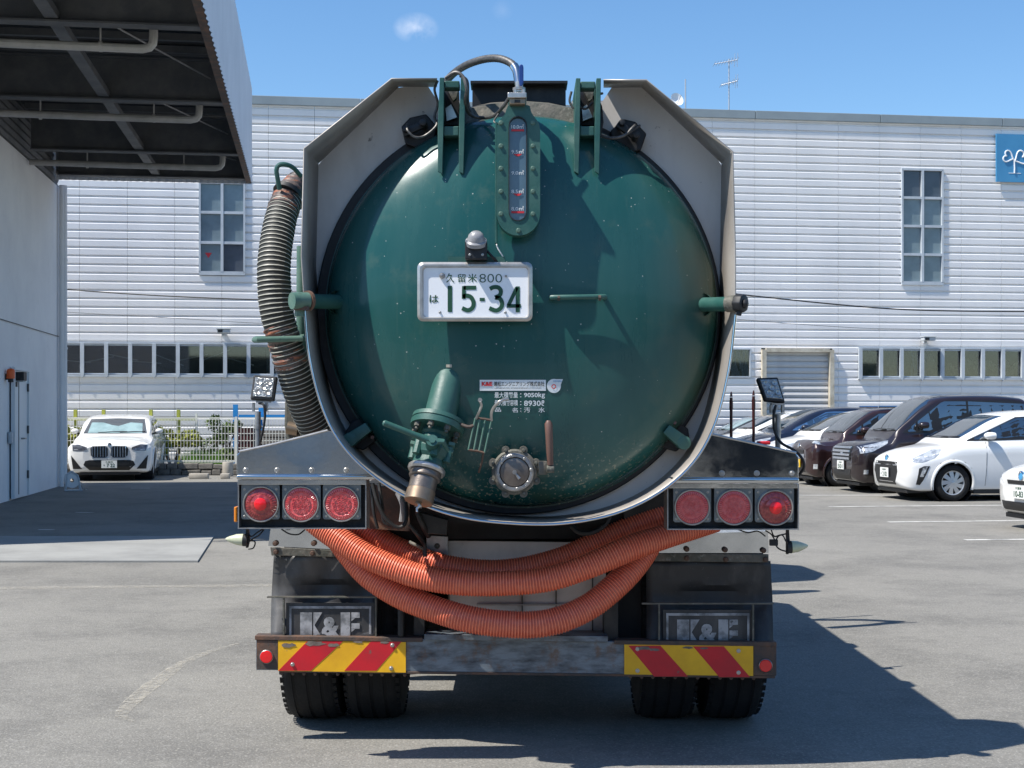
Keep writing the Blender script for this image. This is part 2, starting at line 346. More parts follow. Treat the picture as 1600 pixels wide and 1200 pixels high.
M['wall'] = mat('grey_wall', (.80, .80, .81), .8, c2=(.72, .72, .74), scale=.8, c3=(.66, .66, .67), s3=3, lo3=.6, hi3=.8)
M['door'] = mat('door_paint', (.74, .76, .78), .5)
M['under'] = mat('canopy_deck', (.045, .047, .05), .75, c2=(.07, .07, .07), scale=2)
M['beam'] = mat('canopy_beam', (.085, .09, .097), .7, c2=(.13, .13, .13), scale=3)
M['pipe'] = mat('grey_pipe', (.44, .42, .40), .55, c2=(.34, .33, .31), scale=4)
M['fascia'] = mat('fascia_sheet', (.66, .70, .76), .5, c2=(.60, .64, .70), scale=1)
M['fence'] = mat('white_fence', (.72, .72, .66), .5)
M['lime'] = mat('lime_paint', (.42, .43, .07), .5, c2=(.3, .34, .05), scale=4)
M['rack_blue'] = mat('blue_paint', (.02, .24, .6), .5)
M['stone'] = mat('stone', (.20, .185, .165), .9, c2=(.11, .105, .095), scale=5, bump=.6, bscale=18)
M['concrete'] = mat('concrete', (.42, .39, .34), .85, c2=(.33, .3, .26), scale=4)
M['leaf'] = mat('leaf', (.10, .16, .025), .6, c2=(.06, .11, .02), scale=2)
M['leaf_y'] = mat('yellow_leaf', (.32, .34, .045), .6, c2=(.2, .22, .04), scale=2)
M['grass'] = mat('grass', (.12, .26, .03), .8, c2=(.08, .2, .02), scale=4)
M['orange'] = mat('orange_plastic', (.8, .12, .02), .4)
M['dark_red'] = mat('dark_red_paint', (.06, .012, .012), .4, c2=(.02, .008, .008), scale=3)
M['ant'] = mat('antenna_metal', (.5, .52, .55), .4, .5)
M['chassis'] = mat('chassis_black', (.012, .012, .013), .7, c2=(.028, .026, .025), scale=6)

# worn paint on the asphalt: ragged, see-through patches
for k_ in ('worn', 'line'):
    m_ = M[k_]; nt = m_.node_tree; L = nt.links.new; b = nt.nodes['Principled BSDF']; o = [n for n in nt.nodes if n.type == 'OUTPUT_MATERIAL'][0]
    tcn = _n(nt, 'ShaderNodeTexCoord'); n = _n(nt, 'ShaderNodeTexNoise'); n.inputs['Scale'].default_value = 26; n.inputs['Detail'].default_value = 6; n.inputs['Roughness'].default_value = .8; L(tcn.outputs['Object'], n.inputs['Vector'])
    r = _n(nt, 'ShaderNodeMapRange'); r.inputs[1].default_value = .44 if k_ == 'worn' else .36; r.inputs[2].default_value = .56 if k_ == 'worn' else .42; r.inputs[4].default_value = .38 if k_ == 'worn' else .95; L(n.outputs['Fac'], r.inputs[0])
    t = _n(nt, 'ShaderNodeBsdfTransparent'); x = _n(nt, 'ShaderNodeMixShader'); L(r.outputs[0], x.inputs[0]); L(t.outputs[0], x.inputs[1]); L(b.outputs[0], x.inputs[2]); L(x.outputs[0], o.inputs[0])
# ---------------------------------------------------------------- ground
g = G(); g.add([(-300, -120, 0), (300, -120, 0), (300, 500, 0), (-300, 500, 0)], [(0, 1, 2, 3)])
tag(g.build('ground', M['asphalt'], smooth=0), kind='structure')
g = G()
a = [P(-260, 840, 0), ]
def gp(px, py, z=0): 
    D = CAMH * F / (py - HY); return Vector(((px - 800) * D / F, D, z))
slab = [gp(-140, 840), gp(-140, 879), gp(309, 879), gp(334, 840)]
g.prism([p + Vector((0, 0, .02)) for p in slab], [p + Vector((0, 0, -.05)) for p in slab])
tag(g.build('concrete_slab', M['slab'], smooth=0), kind='structure')
def ribbon(pts, wid, z=.004):
    g = G(); rows = []
    for i, p in enumerate(pts):
        d = (pts[min(i + 1, len(pts) - 1)] - pts[max(i - 1, 0)]).normalized(); nrm = Vector((-d.y, d.x, 0))
        ww = wid[i] if hasattr(wid, '__len__') else wid
        rows.append([Vector((p.x, p.y, z)) + nrm * ww / 2, Vector((p.x, p.y, z)) - nrm * ww / 2])
    return g.grid(rows)
def stripe(x0, y0, x1, y1, wid=.12, m='line'):
    a, b = gp(x0, y0), gp(x1, y1); pts = [a.lerp(b, t / 8) for t in range(9)]
    return tag(ribbon(pts, wid).build('painted_line', M[m], smooth=0), kind='structure')
stripe(1238, 774, 1400, 774); stripe(1295, 792, 1760, 788); stripe(1388, 816, 1760, 812); stripe(1508, 844, 1800, 841)
stripe(1262, 759, 1330, 759)
stripe(-60, 920, 430, 915, .16, 'worn')
stripe(60, 828, 85, 828, .1); stripe(205, 763, 235, 763, .1); stripe(118, 801, 146, 801, .1)
sp = spline([(372, 1006), (330, 1018), (285, 1037), (250, 1062), (220, 1085), (196, 1108), (190, 1120), (208, 1128)], 5)
pts = [gp(*q) for q in sp]; wd = [.02 + .07 * math.sin(math.pi * i / (len(pts) - 1)) + .015 * random.random() for i in range(len(pts))]
tag(ribbon(pts, wd).build('worn_arc', M['worn'], smooth=0), kind='structure')

# ---------------------------------------------------------------- white warehouse behind
TH = math.atan(.139); E1 = Vector((math.cos(TH), math.sin(TH), 0)); E2 = Vector((-math.sin(TH), math.cos(TH), 0))
C0 = Vector((0, 38.6, 0))
fac = empty('factory_building', C0, 'long white factory building with ribbed horizontal siding behind the parked cars', 'building', rz=TH)
def sF(px): u = (px - 800) / F; return u * 38.6 / (1 - .139 * u) / math.cos(TH)
PIT = .222
def profile(z0, z1):
    """(z, out) of the grooved siding; y local is -out"""
    pts = [(z0, 0)]; k = math.floor(z0 / PIT) - 1
    while k * PIT < z1:
        b = k * PIT
        for dz, o in ((0, 0), (.016, .030), (.032, .030), (.052, -.012)):
            z = b + dz
            if z0 + .001 < z < z1 - .001: pts.append((z, o))
        k += 1
    pts.append((z1, pts[-1][1] if pts[-1][1] == 0 else 0)); return pts
def profile(z0, z1):
    pts = [(z0, 0)]; k = math.floor(z0 / PIT) - 1
    while k * PIT < z1:
        b = k * PIT          # ledge catching the sun, with a shaded return under it
        for dz, o in ((0, .010), (.018, -.014), (.020, -.055), (.074, -.055), (.076, .003)):
            z = b + dz
            if z0 + .001 < z < z1 - .001: pts.append((z, o))
        k += 1
    pts.append((z1, .008)); pts[0] = (z0, .006); return pts
cuts = []   # (s0,s1,z0,z1)
RZ0, RZ1 = 2.50, 3.29
s_l0, s_l1 = sF(66), sF(470)
cuts += [(s_l0, s_l1, RZ0, RZ1)]
s_r0 = sF(1343); s_r1 = s_r0 + .606 * 11
cuts += [(s_r0, s_r1, RZ0, RZ1), (sF(1098), sF(1173), RZ0 - .02, RZ1), (sF(1189), sF(1301), 0, 3.30)]
tallL, tallR = (sF(311), sF(383), 5.19, 8.37), (sF(1408), sF(1473), 5.17, 8.37)
cuts += [tallL, tallR]
seam0 = -7.735; cols = [seam0 + 1.2125 * k for k in range(-12, 28)]
for a_, b_ in zip(cols, cols[1:]):
    xs = sorted({a_, b_} | {c for q in cuts for c in q[:2] if a_ + .01 < c < b_ - .01})
    for x0, x1 in zip(xs, xs[1:]):
        mid = (x0 + x1) / 2; iv = [(0.0, 9.66)]
        for q in cuts:
            if q[0] < mid < q[1]:
                nv = []
                for (l, h) in iv:
                    if q[2] > l + .01: nv.append((l, min(h, q[2])))
                    if q[3] < h - .01: nv.append((max(l, q[3]), h))
                iv = [t for t in nv if t[1] - t[0] > .02]
        for (l, h) in iv:
            e0 = .0035 if x0 == a_ else 0; e1 = .0035 if x1 == b_ else 0
            g = G(); pr = profile(l, h)
            rows = [[Vector((x0 + e0, -o, z)), Vector((x1 - e1, -o, z))] for z, o in pr]
            g.grid(rows); g.grid([[Vector((x1 - e1, -o, z)), Vector((x1 - e1, .08, z))] for z, o in pr]); g.grid([[Vector((x0 + e0, .08, z)), Vector((x0 + e0, -o, z))] for z, o in pr])
            g.build('siding_panel', M['siding'], fac, smooth=0)
g = G()   # structural wall behind the cladding, with openings left for the windows
zs = [0, RZ0 - .02, 3.32, 5.17, 8.37, 9.6]
xs = sorted({cols[0], cols[-1]} | {c for q in cuts for c in q[:2]})
for x0, x1 in zip(xs, xs[1:]):
    for z0, z1 in zip(zs, zs[1:]):
        m = ((x0 + x1) / 2, (z0 + z1) / 2)
        if not any(q[0] < m[0] < q[1] and q[2] < m[1] < q[3] for q in cuts): g.box((m[0], .10, m[1]), (x1 - x0, .03, z1 - z0))
g.box(((cols[0] + cols[-1]) / 2, 6.1, 9.5), (cols[-1] - cols[0], 12, .1)); g.box((cols[0], 6.1, 4.8), (.1, 12, 9.3)); g.box((cols[-1], 6.1, 4.8), (.1, 12, 9.3)); g.box(((cols[0] + cols[-1]) / 2, 12.1, 4.8), (cols[-1] - cols[0], .1, 9.3))
g.build('wall', M['room'], fac, smooth=0)
for k in range(0, len(cols) - 3, 3):
    g = G(); g.box(((cols[k] + cols[k + 3]) / 2, .02, 9.775), (cols[k + 3] - cols[k] - .012, .2, .23)); g.build('roof_cap', M['cap'], fac, smooth=0, bevel=.01)
# window pieces
def window_unit(x0, x1, z0, z1, pane, fin=True, extra=None):
    f = G(); t = .035
    f.box(((x0 + x1) / 2, .0, z0 + t / 2), (x1 - x0, .09, t)); f.box(((x0 + x1) / 2, 0, z1 - t / 2), (x1 - x0, .09, t))
    f.box((x0 + t / 2, 0, (z0 + z1) / 2), (t, .088, z1 - z0 - 2 * t)); f.box((x1 - t / 2, 0, (z0 + z1) / 2), (t, .088, z1 - z0 - 2 * t))
    if fin:
        f.prism([Vector((x0 - .05, -.03, z1 + .015)), Vector((x0 + .05, -.03, z1 + .015)), Vector((x0 + .05, -.03, z0)), Vector((x0, -.03, z0 - .1)), Vector((x0 - .05, -.03, z0))],
                [Vector((x0 - .05, -.10, z1 + .015)), Vector((x0 + .05, -.10, z1 + .015)), Vector((x0 + .05, -.10, z0)), Vector((x0, -.10, z0 - .1)), Vector((x0 - .05, -.10, z0))])
    wo = f.build('window', M['alu'], fac, smooth=0)
    p = G(); p.box(((x0 + x1) / 2, .02, (z0 + z1) / 2), (x1 - x0 - 2 * t, .012, z1 - z0 - 2 * t)); p.build('pane', pane, wo, smooth=0)
    if extra: extra(wo, x0 + t, x1 - t, z0 + t, z1 - t)
    return wo
# see-through glass for the ribbon windows
mg = bpy.data.materials.new('clear_glass'); mg.use_nodes = True; n_ = mg.node_tree; n_.nodes.clear()
o_ = n_.nodes.new('ShaderNodeOutputMaterial'); mi_ = n_.nodes.new('ShaderNodeMixShader'); tr_ = n_.nodes.new('ShaderNodeBsdfTransparent'); gl_ = n_.nodes.new('ShaderNodeBsdfGlossy'); fr_ = n_.nodes.new('ShaderNodeFresnel')
tr_.inputs[0].default_value = (.72, .76, .76, 1); gl_.inputs['Roughness'].default_value = .03; fr_.inputs[0].default_value = 1.9
n_.links.new(fr_.outputs[0], mi_.inputs[0]); n_.links.new(tr_.outputs[0], mi_.inputs[1]); n_.links.new(gl_.outputs[0], mi_.inputs[2]); n_.links.new(mi_.outputs[0], o_.inputs[0])
M['clear'] = mg
def sheet(wo, x0, x1, z0, z1, hfun, m, y=.055, name='curtain'):
    rows = []; n = 13
    for j in range(9):
        rows.append([Vector((x0 + (x1 - x0) * i / (n - 1), y + .02 * math.sin(i * 2.1 + j * .9 + x0 * 5) * (1 + j / 9), z0 + (hfun(i / (n - 1)) - z0) * j / 8)) for i in range(n)])
    G().grid(rows).build(name, m, wo)
def ex_right(kind):
    def f(wo, x0, x1, z0, z1):
        H = z1 - z0; rr = random.Random(int(kind * 7 + 3)); a, b, c = rr.uniform(.35, .9), rr.uniform(.4, .95), rr.uniform(.25, .75)
        def hf(t): return z0 + H * min(1, max(.1, (a + (b - a) * t * 2 if t < .5 else b + (c - b) * (t - .5) * 2) + .05 * math.sin(t * 9 + kind)))
        if kind < 3: hf = lambda t: z0 + H * .96
        sheet(wo, x0, x1, z0, z1, hf, M['curtain'])
        if kind in (2, 3): sheet(wo, x0 + (x1 - x0) * (.55 if kind == 2 else 0), x1 if kind == 2 else x0 + (x1 - x0) * .3, z0, z1, lambda t: z1, M['blind'], .045, 'blind')
    return f
def ex_left(kind):
    def f(wo, x0, x1, z0, z1):
        if kind == 9: sheet(wo, x0 + (x1 - x0) * .8, x1, z0, z1, lambda t: z1, M['blind'], .05, 'blind')
        elif kind == 10: sheet(wo, x0, x0 + (x1 - x0) * .22, z0, z1, lambda t: z1, M['blind'], .05, 'blind')
        elif kind == 11: sheet(wo, x0, x1, z0, z1, lambda t: z0 + (z1 - z0) * .45, M['blind'], .05, 'blind')
        else:
            g = G(); a = random.uniform(0, .5); g.box(((x0 + x1) / 2, .5, z0 + .25 + a * .5), ((x1 - x0) * 1.6, .05, .03), rot=Matrix.Rotation(random.uniform(-.5, .5), 3, 'Y')); g.build('shelf', M['blind'], wo, smooth=0)
    return f
bx = sF(420)   # fins every .606
k = 0; x = sF(129)
left_edges = [sF(129) + .6085 * i for i in range(-2, 10)]
for i, (a_, b_) in enumerate(zip(left_edges, left_edges[1:])):
    window_unit(a_, b_, RZ0, RZ1, M['clear'], True, ex_left(i + 0))
s_ = left_edges[-1]
for i in range(11):
    a_ = s_r0 + .606 * i; window_unit(a_, a_ + .606, RZ0, RZ1, M['clear'], True, ex_right(i))
window_unit(sF(1098), sF(1173), RZ0 - .02, RZ1, M['clear'], False, ex_right(2))
g = G()
for (q0, q1) in ((s_l0, s_l1), (s_r0, s_r1), (sF(1098), sF(1173))):
    g.box(((q0 + q1) / 2, 1.3, 2.9), (q1 - q0 + .6, .05, 1.3)); g.box(((q0 + q1) / 2, .72, 2.3), (q1 - q0 + .6, 1.2, .05)); g.box(((q0 + q1) / 2, .72, 3.5), (q1 - q0 + .6, 1.2, .05))
g.build('room_wall', M['room'], fac, smooth=0)
for (q0, q1) in ((s_l0, s_l1), (s_r0, s_r1)):
    g = G(); g.box(((q0 + q1) / 2, -.02, RZ0 - .035), (q1 - q0 + .1, .14, .05)); g.box(((q0 + q1) / 2, -.02, RZ1 + .03), (q1 - q0 + .1, .12, .04)); g.build('window_sill', M['alu'], fac, smooth=0)
for q in (tallL, tallR):
    x0, x1, z0, z1 = q; mid = (x0 + x1) / 2
    f = G(); t = .05
    f.box((mid, -.01, z0 - .01), (x1 - x0, .1, .1)); f.box((mid, -.01, z1), (x1 - x0, .1, .06)); f.box((x0 + .02, -.01, (z0 + z1) / 2), (.05, .1, z1 - z0)); f.box((x1 - .02, -.01, (z0 + z1) / 2), (.05, .1, z1 - z0))
    f.box((mid, -.015, (z0 + z1) / 2), (.07, .1, z1 - z0 - .06))
    for r_ in range(1, 4): 
        for sx in (0, 1):
            xa = x0 + .045 if sx == 0 else mid + .035; xb = mid - .035 if sx == 0 else x1 - .045
            f.box(((xa + xb) / 2, -.01, z0 + (z1 - z0) * r_ / 4), (xb - xa, .09, .07))
    wo = f.build('tall_window', M['alu'], fac, smooth=0)
    for r_ in range(4):
        for sx in (0, 1):
            xa = x0 + .045 if sx == 0 else mid + .035; xb = mid - .035 if sx == 0 else x1 - .045
            p = G(); za = z0 + (z1 - z0) * r_ / 4 + .035; zb = z0 + (z1 - z0) * (r_ + 1) / 4 - .035
            p.box(((xa + xb) / 2, .03, (za + zb) / 2), (xb - xa, .015, zb - za)); dark = (q is tallR and r_ == 3) or (q is tallL and sx == 1 and r_ == 0)
            p.build('pane', M['dark_pane' if dark else 'frosted'], wo, smooth=0)
    if q is tallL:
        c = Vector((x0 + .24, .018, z0 + .47)); G().add([c + Vector((-.09, 0, .06)), c + Vector((.09, 0, .06)), c + Vector((0, 0, -.08))], [(0, 1, 2)]).build('triangle_sticker', M['mark_red'], wo, smooth=0)
# shutter
x0, x1 = sF(1189), sF(1301); sh = G(); sh.box((x0 + .06, -.05, 1.63), (.12, .16, 3.26)); sh.box((x1 - .06, -.05, 1.63), (.12, .16, 3.26)); sh.box(((x0 + x1) / 2, -.05, 3.24), (x1 - x0 - .245, .16, .1))
sho = sh.build('shutter_door', M['cream'], fac, smooth=0)
src = None
for k in range(19):
    z = .08 + k * .168
    if src is None:
        g = G(); xa, xb = x0 + .122, x1 - .122
        g.grid([[Vector((xa, y, zz)), Vector((xb, y, zz))] for y, zz in ((.06, .0), (.03, .02), (.018, .07), (.03, .12), (.045, .150), (.06, .164))])
        src = g.build('slat', M['shutter'], sho, smooth=0)
        src.location = (0, 0, z)
    else: inst(src, (0, 0, z), sho)
g = G(); g.box(((x0 + x1) / 2, .08, 1.6), (x1 - x0, .02, 3.2)); g.build('backing', M['shutter'], sho, smooth=0)
# blue wall sign with a white sprout emblem
def fl(s, z, out): return C0 + E1 * s + Vector((math.sin(TH), -math.cos(TH), 0)) * out + Vector((0, 0, z))
sg = empty('wall_sign', fl(sF(1598) - .06, 8.5, .05), 'blue square sign with white sprout emblem high on the white factory wall', 'sign', rz=TH)
g = G(); g.box((.02, -.03, .25), (1.62, .05, 1.36)); g.build('sign_board', M['sign_blue'], sg, smooth=0)
g = G()
def heart(cx, cz, s, rot):
    pts = []
    for i in range(29):
        t = -math.pi + 2 * math.pi * i / 28 ; x = 16 * math.sin(t) ** 3; z = 13 * math.cos(t) - 5 * math.cos(2 * t) - 2 * math.cos(3 * t) - math.cos(4 * t)
        x, z = x * s, (z + 17) * s; x, z = x * math.cos(rot) - z * math.sin(rot), x * math.sin(rot) + z * math.cos(rot); pts.append(Vector((cx + x, -.06, cz + z)))
    g.tube(pts, .022, 5)
heart(-.27, .22, .0105, R(68)); heart(-.25, .16, .0125, R(-62))
g.tube([Vector((-.26, -.06, .22)), Vector((-.245, -.06, -.02)), Vector((-.25, -.06, -.18))], .022, 5)
g.tube([Vector((-.42, -.057, -.18)), Vector((-.05, -.057, -.18))], .006, 4)
g.build('sprout_emblem', M['white'], sg)
# floodlights / cameras on the wall
for px, py, lb in ((349, 521, 'small wall camera above the ribbon windows left of the truck'), (1444, 533, 'small wall camera above the ribbon windows right of the roller shutter')):
    Yd = 38.6 / (1 - .139 * (px - 800) / F); z = CAMH - (py - HY) * Yd / F
    e = empty('security_camera', fl(sF(px), z, 0), lb, 'camera', 'small cameras on the factory wall', TH)
    g = G(); g.box((0, -.05, 0), (.08, .1, .12)); g.build('mount', M['alu'], e, smooth=0)
    g = G(); g.box((.02, -.22, .05), (.34, .24, .1)); g.box((.02, -.23, .11), (.38, .28, .02)); g.build('housing', M['blind'], e, smooth=0, bevel=.01)
    g = G(); g.box((-.06, -.345, .045), (.12, .02, .07)); g.build('lens', M['seal'], e, smooth=0)
# roof aerials
def roofpt(px, dep=1.5): 
    u = (px - 800) / F; Yb = (38.6 + dep) / (1 - .139 * u); return Vector((u * Yb, Yb, 9.55))
def zof(py, Y): return CAMH - (py - HY) * Y / F
p = roofpt(1139); e = empty('tv_antenna', p, 'tall thin mast with two television antennas on the factory roof', 'antenna')
g = G(); g.cyl(p, (p.x, p.y, zof(92, p.y)), .022, .018, 8); g.build('mast', M['ant'], e, root=p)
for py, w_ in ((98, 1.0), (131, .55)):
    z = zof(py, p.y); g = G(); a_ = Vector((p.x - .25 * w_ - .05, p.y, z - .02)); b_ = Vector((p.x + .22, p.y - .1, z + .06)); a_ = Vector((p.x - .42 * w_, p.y, z - .04)); g.cyl(a_, b_, .012, n=6)
    for k in range(9):
        q = a_.lerp(b_, k / 8); hh = .1 if k < 7 else .2; g.cyl(q + Vector((0, -.3, 0)), q + Vector((0, .3, 0)), .006, n=5)
        if k > 5: g.cyl(q + Vector((0, 0, -hh)), q + Vector((.02, 0, hh)), .007, n=5)
    g.build('yagi', M['ant'], e, root=p)
p = roofpt(1071); e = tag(G().cyl(p, (p.x, p.y, zof(124, p.y)), .02, n=8).build('roof_pole', M['ant']), 'short plain pole on the factory roof beside the white dish', 'pole')
p = roofpt(1058); e = empty('satellite_dish', p, 'white satellite dish on the factory roof beside the short pole', 'satellite dish')
c = Vector((p.x, p.y, zof(155, p.y))); ax = Vector((.35, -.85, .3)).normalized()
g = G(); g.lathe([(-.07, 0.001), (-.06, .07), (-.03, .14), (.0, .2), (.004, .2), (-.02, .145), (-.055, .06), (-.065, .001)], c, ax, 20); g.build('reflector', M['white'], e, root=p)
g = G(); g.cyl(p, c - ax * .1, .02, n=6); g.cyl(c - Vector((0, 0, .15)), c + ax * .25, .008, n=5); g.build('stand', M['ant'], e, root=p)
# overhead cables in front of the facade
def cable(pts, r, lb):
    g = G(); g.tube(pspline(pts, 6), r, 6); tag(g.build('power_cable', M['black']), lb, 'cable', 'cables strung before the factory wall')
cable([(60, 446, 33.5), (103, 452, 34), (250, 462, 34), (430, 469, 34), (700, 474, 34.3)], .016, 'thicker cable sagging before the white wall left of the truck')
cable([(60, 484, 34.5), (110, 488, 34.5), (270, 497, 34.5), (430, 506, 34.5), (700, 512, 34.5)], .006, 'thin cable below the thicker one left of the truck')
cable([(980, 440, 35), (1165, 461, 35), (1300, 475, 35), (1400, 483, 35), (1500, 486, 35), (1640, 487, 35)], .018, 'thicker cable sagging before the white wall right of the truck')
cable([(980, 478, 35.5), (1155, 499, 35.5), (1300, 510, 35.5), (1400, 514, 35.5), (1640, 516, 35.5)], .006, 'thin cable below the thicker one right of the truck')

# ---------------------------------------------------------------- grey warehouse with canopy, left
WC = Vector((-9.22, 29.0, 0))
wh = empty('warehouse', WC, 'grey warehouse with a deep dark canopy at the left edge', 'building', rz=TH)
WN = -13.9
g = G(); g.box((-4.02, WN / 2, 3.05), (8.0, -WN, 6.1)); g.build('wall', M['wall'], wh, smooth=0)
for zz in (3.05,):
    g = G(); g.box((-.0, WN / 2, zz), (.012, -WN, .012)); g.build('wall_joint', M['beam'], wh, smooth=0)
g = G(); 
rows = []
for k in range(28):
    z = 6.1 + k * .07; rows.append([Vector((-.02 - (.03 if k % 2 else 0), WN, z)), Vector((-.02 - (.03 if k % 2 else 0), 0, z))])
g.grid(rows); g.build('ribbed_upper_wall', M['beam'], wh, smooth=0)
g = G(); g.box((-4.05, WN / 2, 7.1), (7.9, -WN, 1.9)); g.build('roof', M['cap'], wh, smooth=0)
CW = 3.87
fz0, fz1 = 6.2, 8.12
# fascia with saw-tooth lower edge
g = G(); n = 110; top = []; 
for k in range(n + 1):
    y = WN - .3 + (-.45 - WN + .3) * k / n
    top.append([Vector((CW + (.012 if k % 2 else -.012), y, fz1)), Vector((CW + (.012 if k % 2 else -.012), y, fz0))])
g.grid(top); g.build('fascia', M['fascia'], wh, smooth=0)
g = G(); n = 56
g.grid([[Vector((.0 + CW * k / n, -.45 + (.015 if k % 2 else -.015), z)) for k in range(n + 1)] for z in (fz0 - .02, fz0 + .35, fz1)]); g.build('fascia', M['fascia'], wh, smooth=0)
g = G(); g.grid([[Vector((-.1 + (CW + .1) * k / n, WN - .3 + (.015 if k % 2 else -.015), z)) for k in range(n + 1)] for z in (fz0, fz1)]); g.build('fascia', M['fascia'], wh, smooth=0)
g = G(); g.box((CW - .06, (WN - .75) / 2, fz0 + .04), (.1, -WN - .2, .1)); g.build('edge_angle', M['rust'], wh, smooth=0)
g = G(); g.box((CW / 2 + 0, (WN - .75) / 2, fz1 - .06), (CW - .05, -WN - .2, .06)); g.build('canopy_roof', M['cap'], wh, smooth=0)
# underside deck, corrugated
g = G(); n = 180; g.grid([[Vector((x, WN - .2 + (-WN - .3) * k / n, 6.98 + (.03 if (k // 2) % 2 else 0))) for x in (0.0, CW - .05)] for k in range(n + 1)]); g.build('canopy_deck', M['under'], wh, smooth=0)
ys = [WN + 1.75, WN + 6.05, WN + 10.4, -.75]
beams = []
for y in ys:
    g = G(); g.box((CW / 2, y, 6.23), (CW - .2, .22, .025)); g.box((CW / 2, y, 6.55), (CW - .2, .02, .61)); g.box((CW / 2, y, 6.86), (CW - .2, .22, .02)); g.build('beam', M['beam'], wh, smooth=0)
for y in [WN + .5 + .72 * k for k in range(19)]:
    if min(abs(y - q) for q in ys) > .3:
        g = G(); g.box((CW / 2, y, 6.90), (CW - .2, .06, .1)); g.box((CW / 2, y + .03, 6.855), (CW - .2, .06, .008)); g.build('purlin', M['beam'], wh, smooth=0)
g = G(); g.box((2.0, WN / 2 - .3, 6.31), (.16, -WN, .10)); g.box((2.0, WN / 2 - .3, 6.4), (.03, -WN, .1)); g.build('long_beam', M['beam'], wh, smooth=0)
for (y0_, y1_) in zip(ys, ys[1:]):
    g = G(); g.cyl((2.0, y0_, 6.6), (CW - .3, y1_, 6.6), .012, n=6); g.build('brace_rod', M['pipe'], wh)
for i, y in enumerate(ys):
    xe = CW - (.72, .5, .42, .55)[i]; z = 6.02 if i < 3 else 6.28; yy = y + .28 if i < 3 else y + .2
    g = G(); g.tube([Vector((.02, yy, z + .03)), Vector((xe * .5, yy, z + .01)), Vector((xe - .12, yy, z)), Vector((xe - .04, yy, z + .02)), Vector((xe, yy, z + .07)), Vector((xe + .01, yy, z + .16)), Vector((xe + .01, yy, z + .62))], .055, 10)
    for fx in (.3, .8):
        g.cyl((xe * fx - .02, yy, z + .01), (xe * fx + .02, yy, z + .01), .066, n=10); g.box((xe * fx, yy, z + .2), (.02, .02, .4))
    g.build('drain_pipe', M['pipe'], wh)
# corner downpipe
g = G(); g.cyl((.045, .09, .1), (.045, .09, 6.15), .085, n=12); g.cyl((.05, -.12, 0), (.05, -.12, 6.1), .045, n=8)
for z in (1.0, 2.8, 4.6): g.cyl((.045, .09, z), (.045, .09, z + .04), .097, n=12)
g.build('downpipe', M['wall'], wh)
# side door
def wpy(px):    # local y on the wall plane for a pixel column
    u = (px - 800) / F; Y = (WC.x + .139 * WC.y) / (u + .139); return (Y - WC.y) / math.cos(TH)
d0, d1 = wpy(17), wpy(39)
g = G(); g.box((.02, (d0 + d1) / 2, 1.13), (.04, d1 - d0, 2.2)); g.box((.045, (d0 + d1) / 2, 2.26), (.06, d1 - d0 + .1, .05)); g.box((.045, d0 - .02, 1.13), (.06, .05, 2.2)); g.box((.045, d1 + .02, 1.13), (.06, .05, 2.2)); dr = g.build('door', M['door'], wh, smooth=0)
g = G(); g.box((.045, d0 + (d1 - d0) * .36, 1.13), (.012, .015, 2.1)); g.build('door_gap', M['beam'], dr, smooth=0)
g = G(); g.cyl((.05, d0 + (d1 - d0) * .5, 1.05), (.11, d0 + (d1 - d0) * .5, 1.05), .015, n=8); g.box((.11, d0 + (d1 - d0) * .5 + .06, 1.05), (.02, .14, .025)); g.build('handle', M['steel'], dr, smooth=0)
for z in (.4, 1.2, 1.95):
    g = G(); g.box((.06, d1 - .03, z), (.03, .05, .14)); g.build('hinge', M['beam'], dr, smooth=0)
def wallpt(px, py, out): 
    y = wpy(px); return WC + E2 * y + E1 * out, y
def wall_item(px, py):
    u = (px - 800) / F; Y = (WC.x + .139 * WC.y) / (u + .139); return Vector((u * Y, Y, CAMH - (py - HY) * Y / F))
p = wall_item(10, 586); e = empty('alarm_lamp', p, 'orange alarm lamp on the grey wall beside the side door', 'lamp', rz=TH)
g = G(); g.cyl((.07, 0, -.06), (.07, 0, .07), .07, n=14); g.lathe([(0, .07), (.03, .055), (.045, .001)], (.07, 0, .07), (0, 0, 1), 14); g.build('lamp_dome', M['orange'], e)
g = G(); g.cyl((.07, 0, -.12), (.07, 0, -.06), .045, n=10); g.box((.02, 0, -.03), (.06, .06, .1)); g.build('lamp_base', M['seal'], e)
p = wall_item(21, 588); e = empty('wall_light', p, 'black hooded wall light above the grey side door', 'lamp', rz=TH)
g = G(); g.box((.1, 0, 0), (.2, .26, .15)); g.build('hood', M['seal'], e, smooth=0, bevel=.01)
g = G(); g.box((.1, 0, -.085), (.16, .2, .02)); g.build('lens', M['blind'], e, smooth=0)
g = G(); g.box((.03, 0, -.13), (.06, .1, .1)); g.build('bracket', M['seal'], e, smooth=0)
p = wall_item(14, 684); e = tag(G().box((.03, 0, 0), (.06, .12, .2)).build('switch_box', M['alu'], smooth=0, bevel=.008), 'small pale switch box on the grey wall by the door', 'box'); e.location = p; e.rotation_euler = (0, 0, TH)
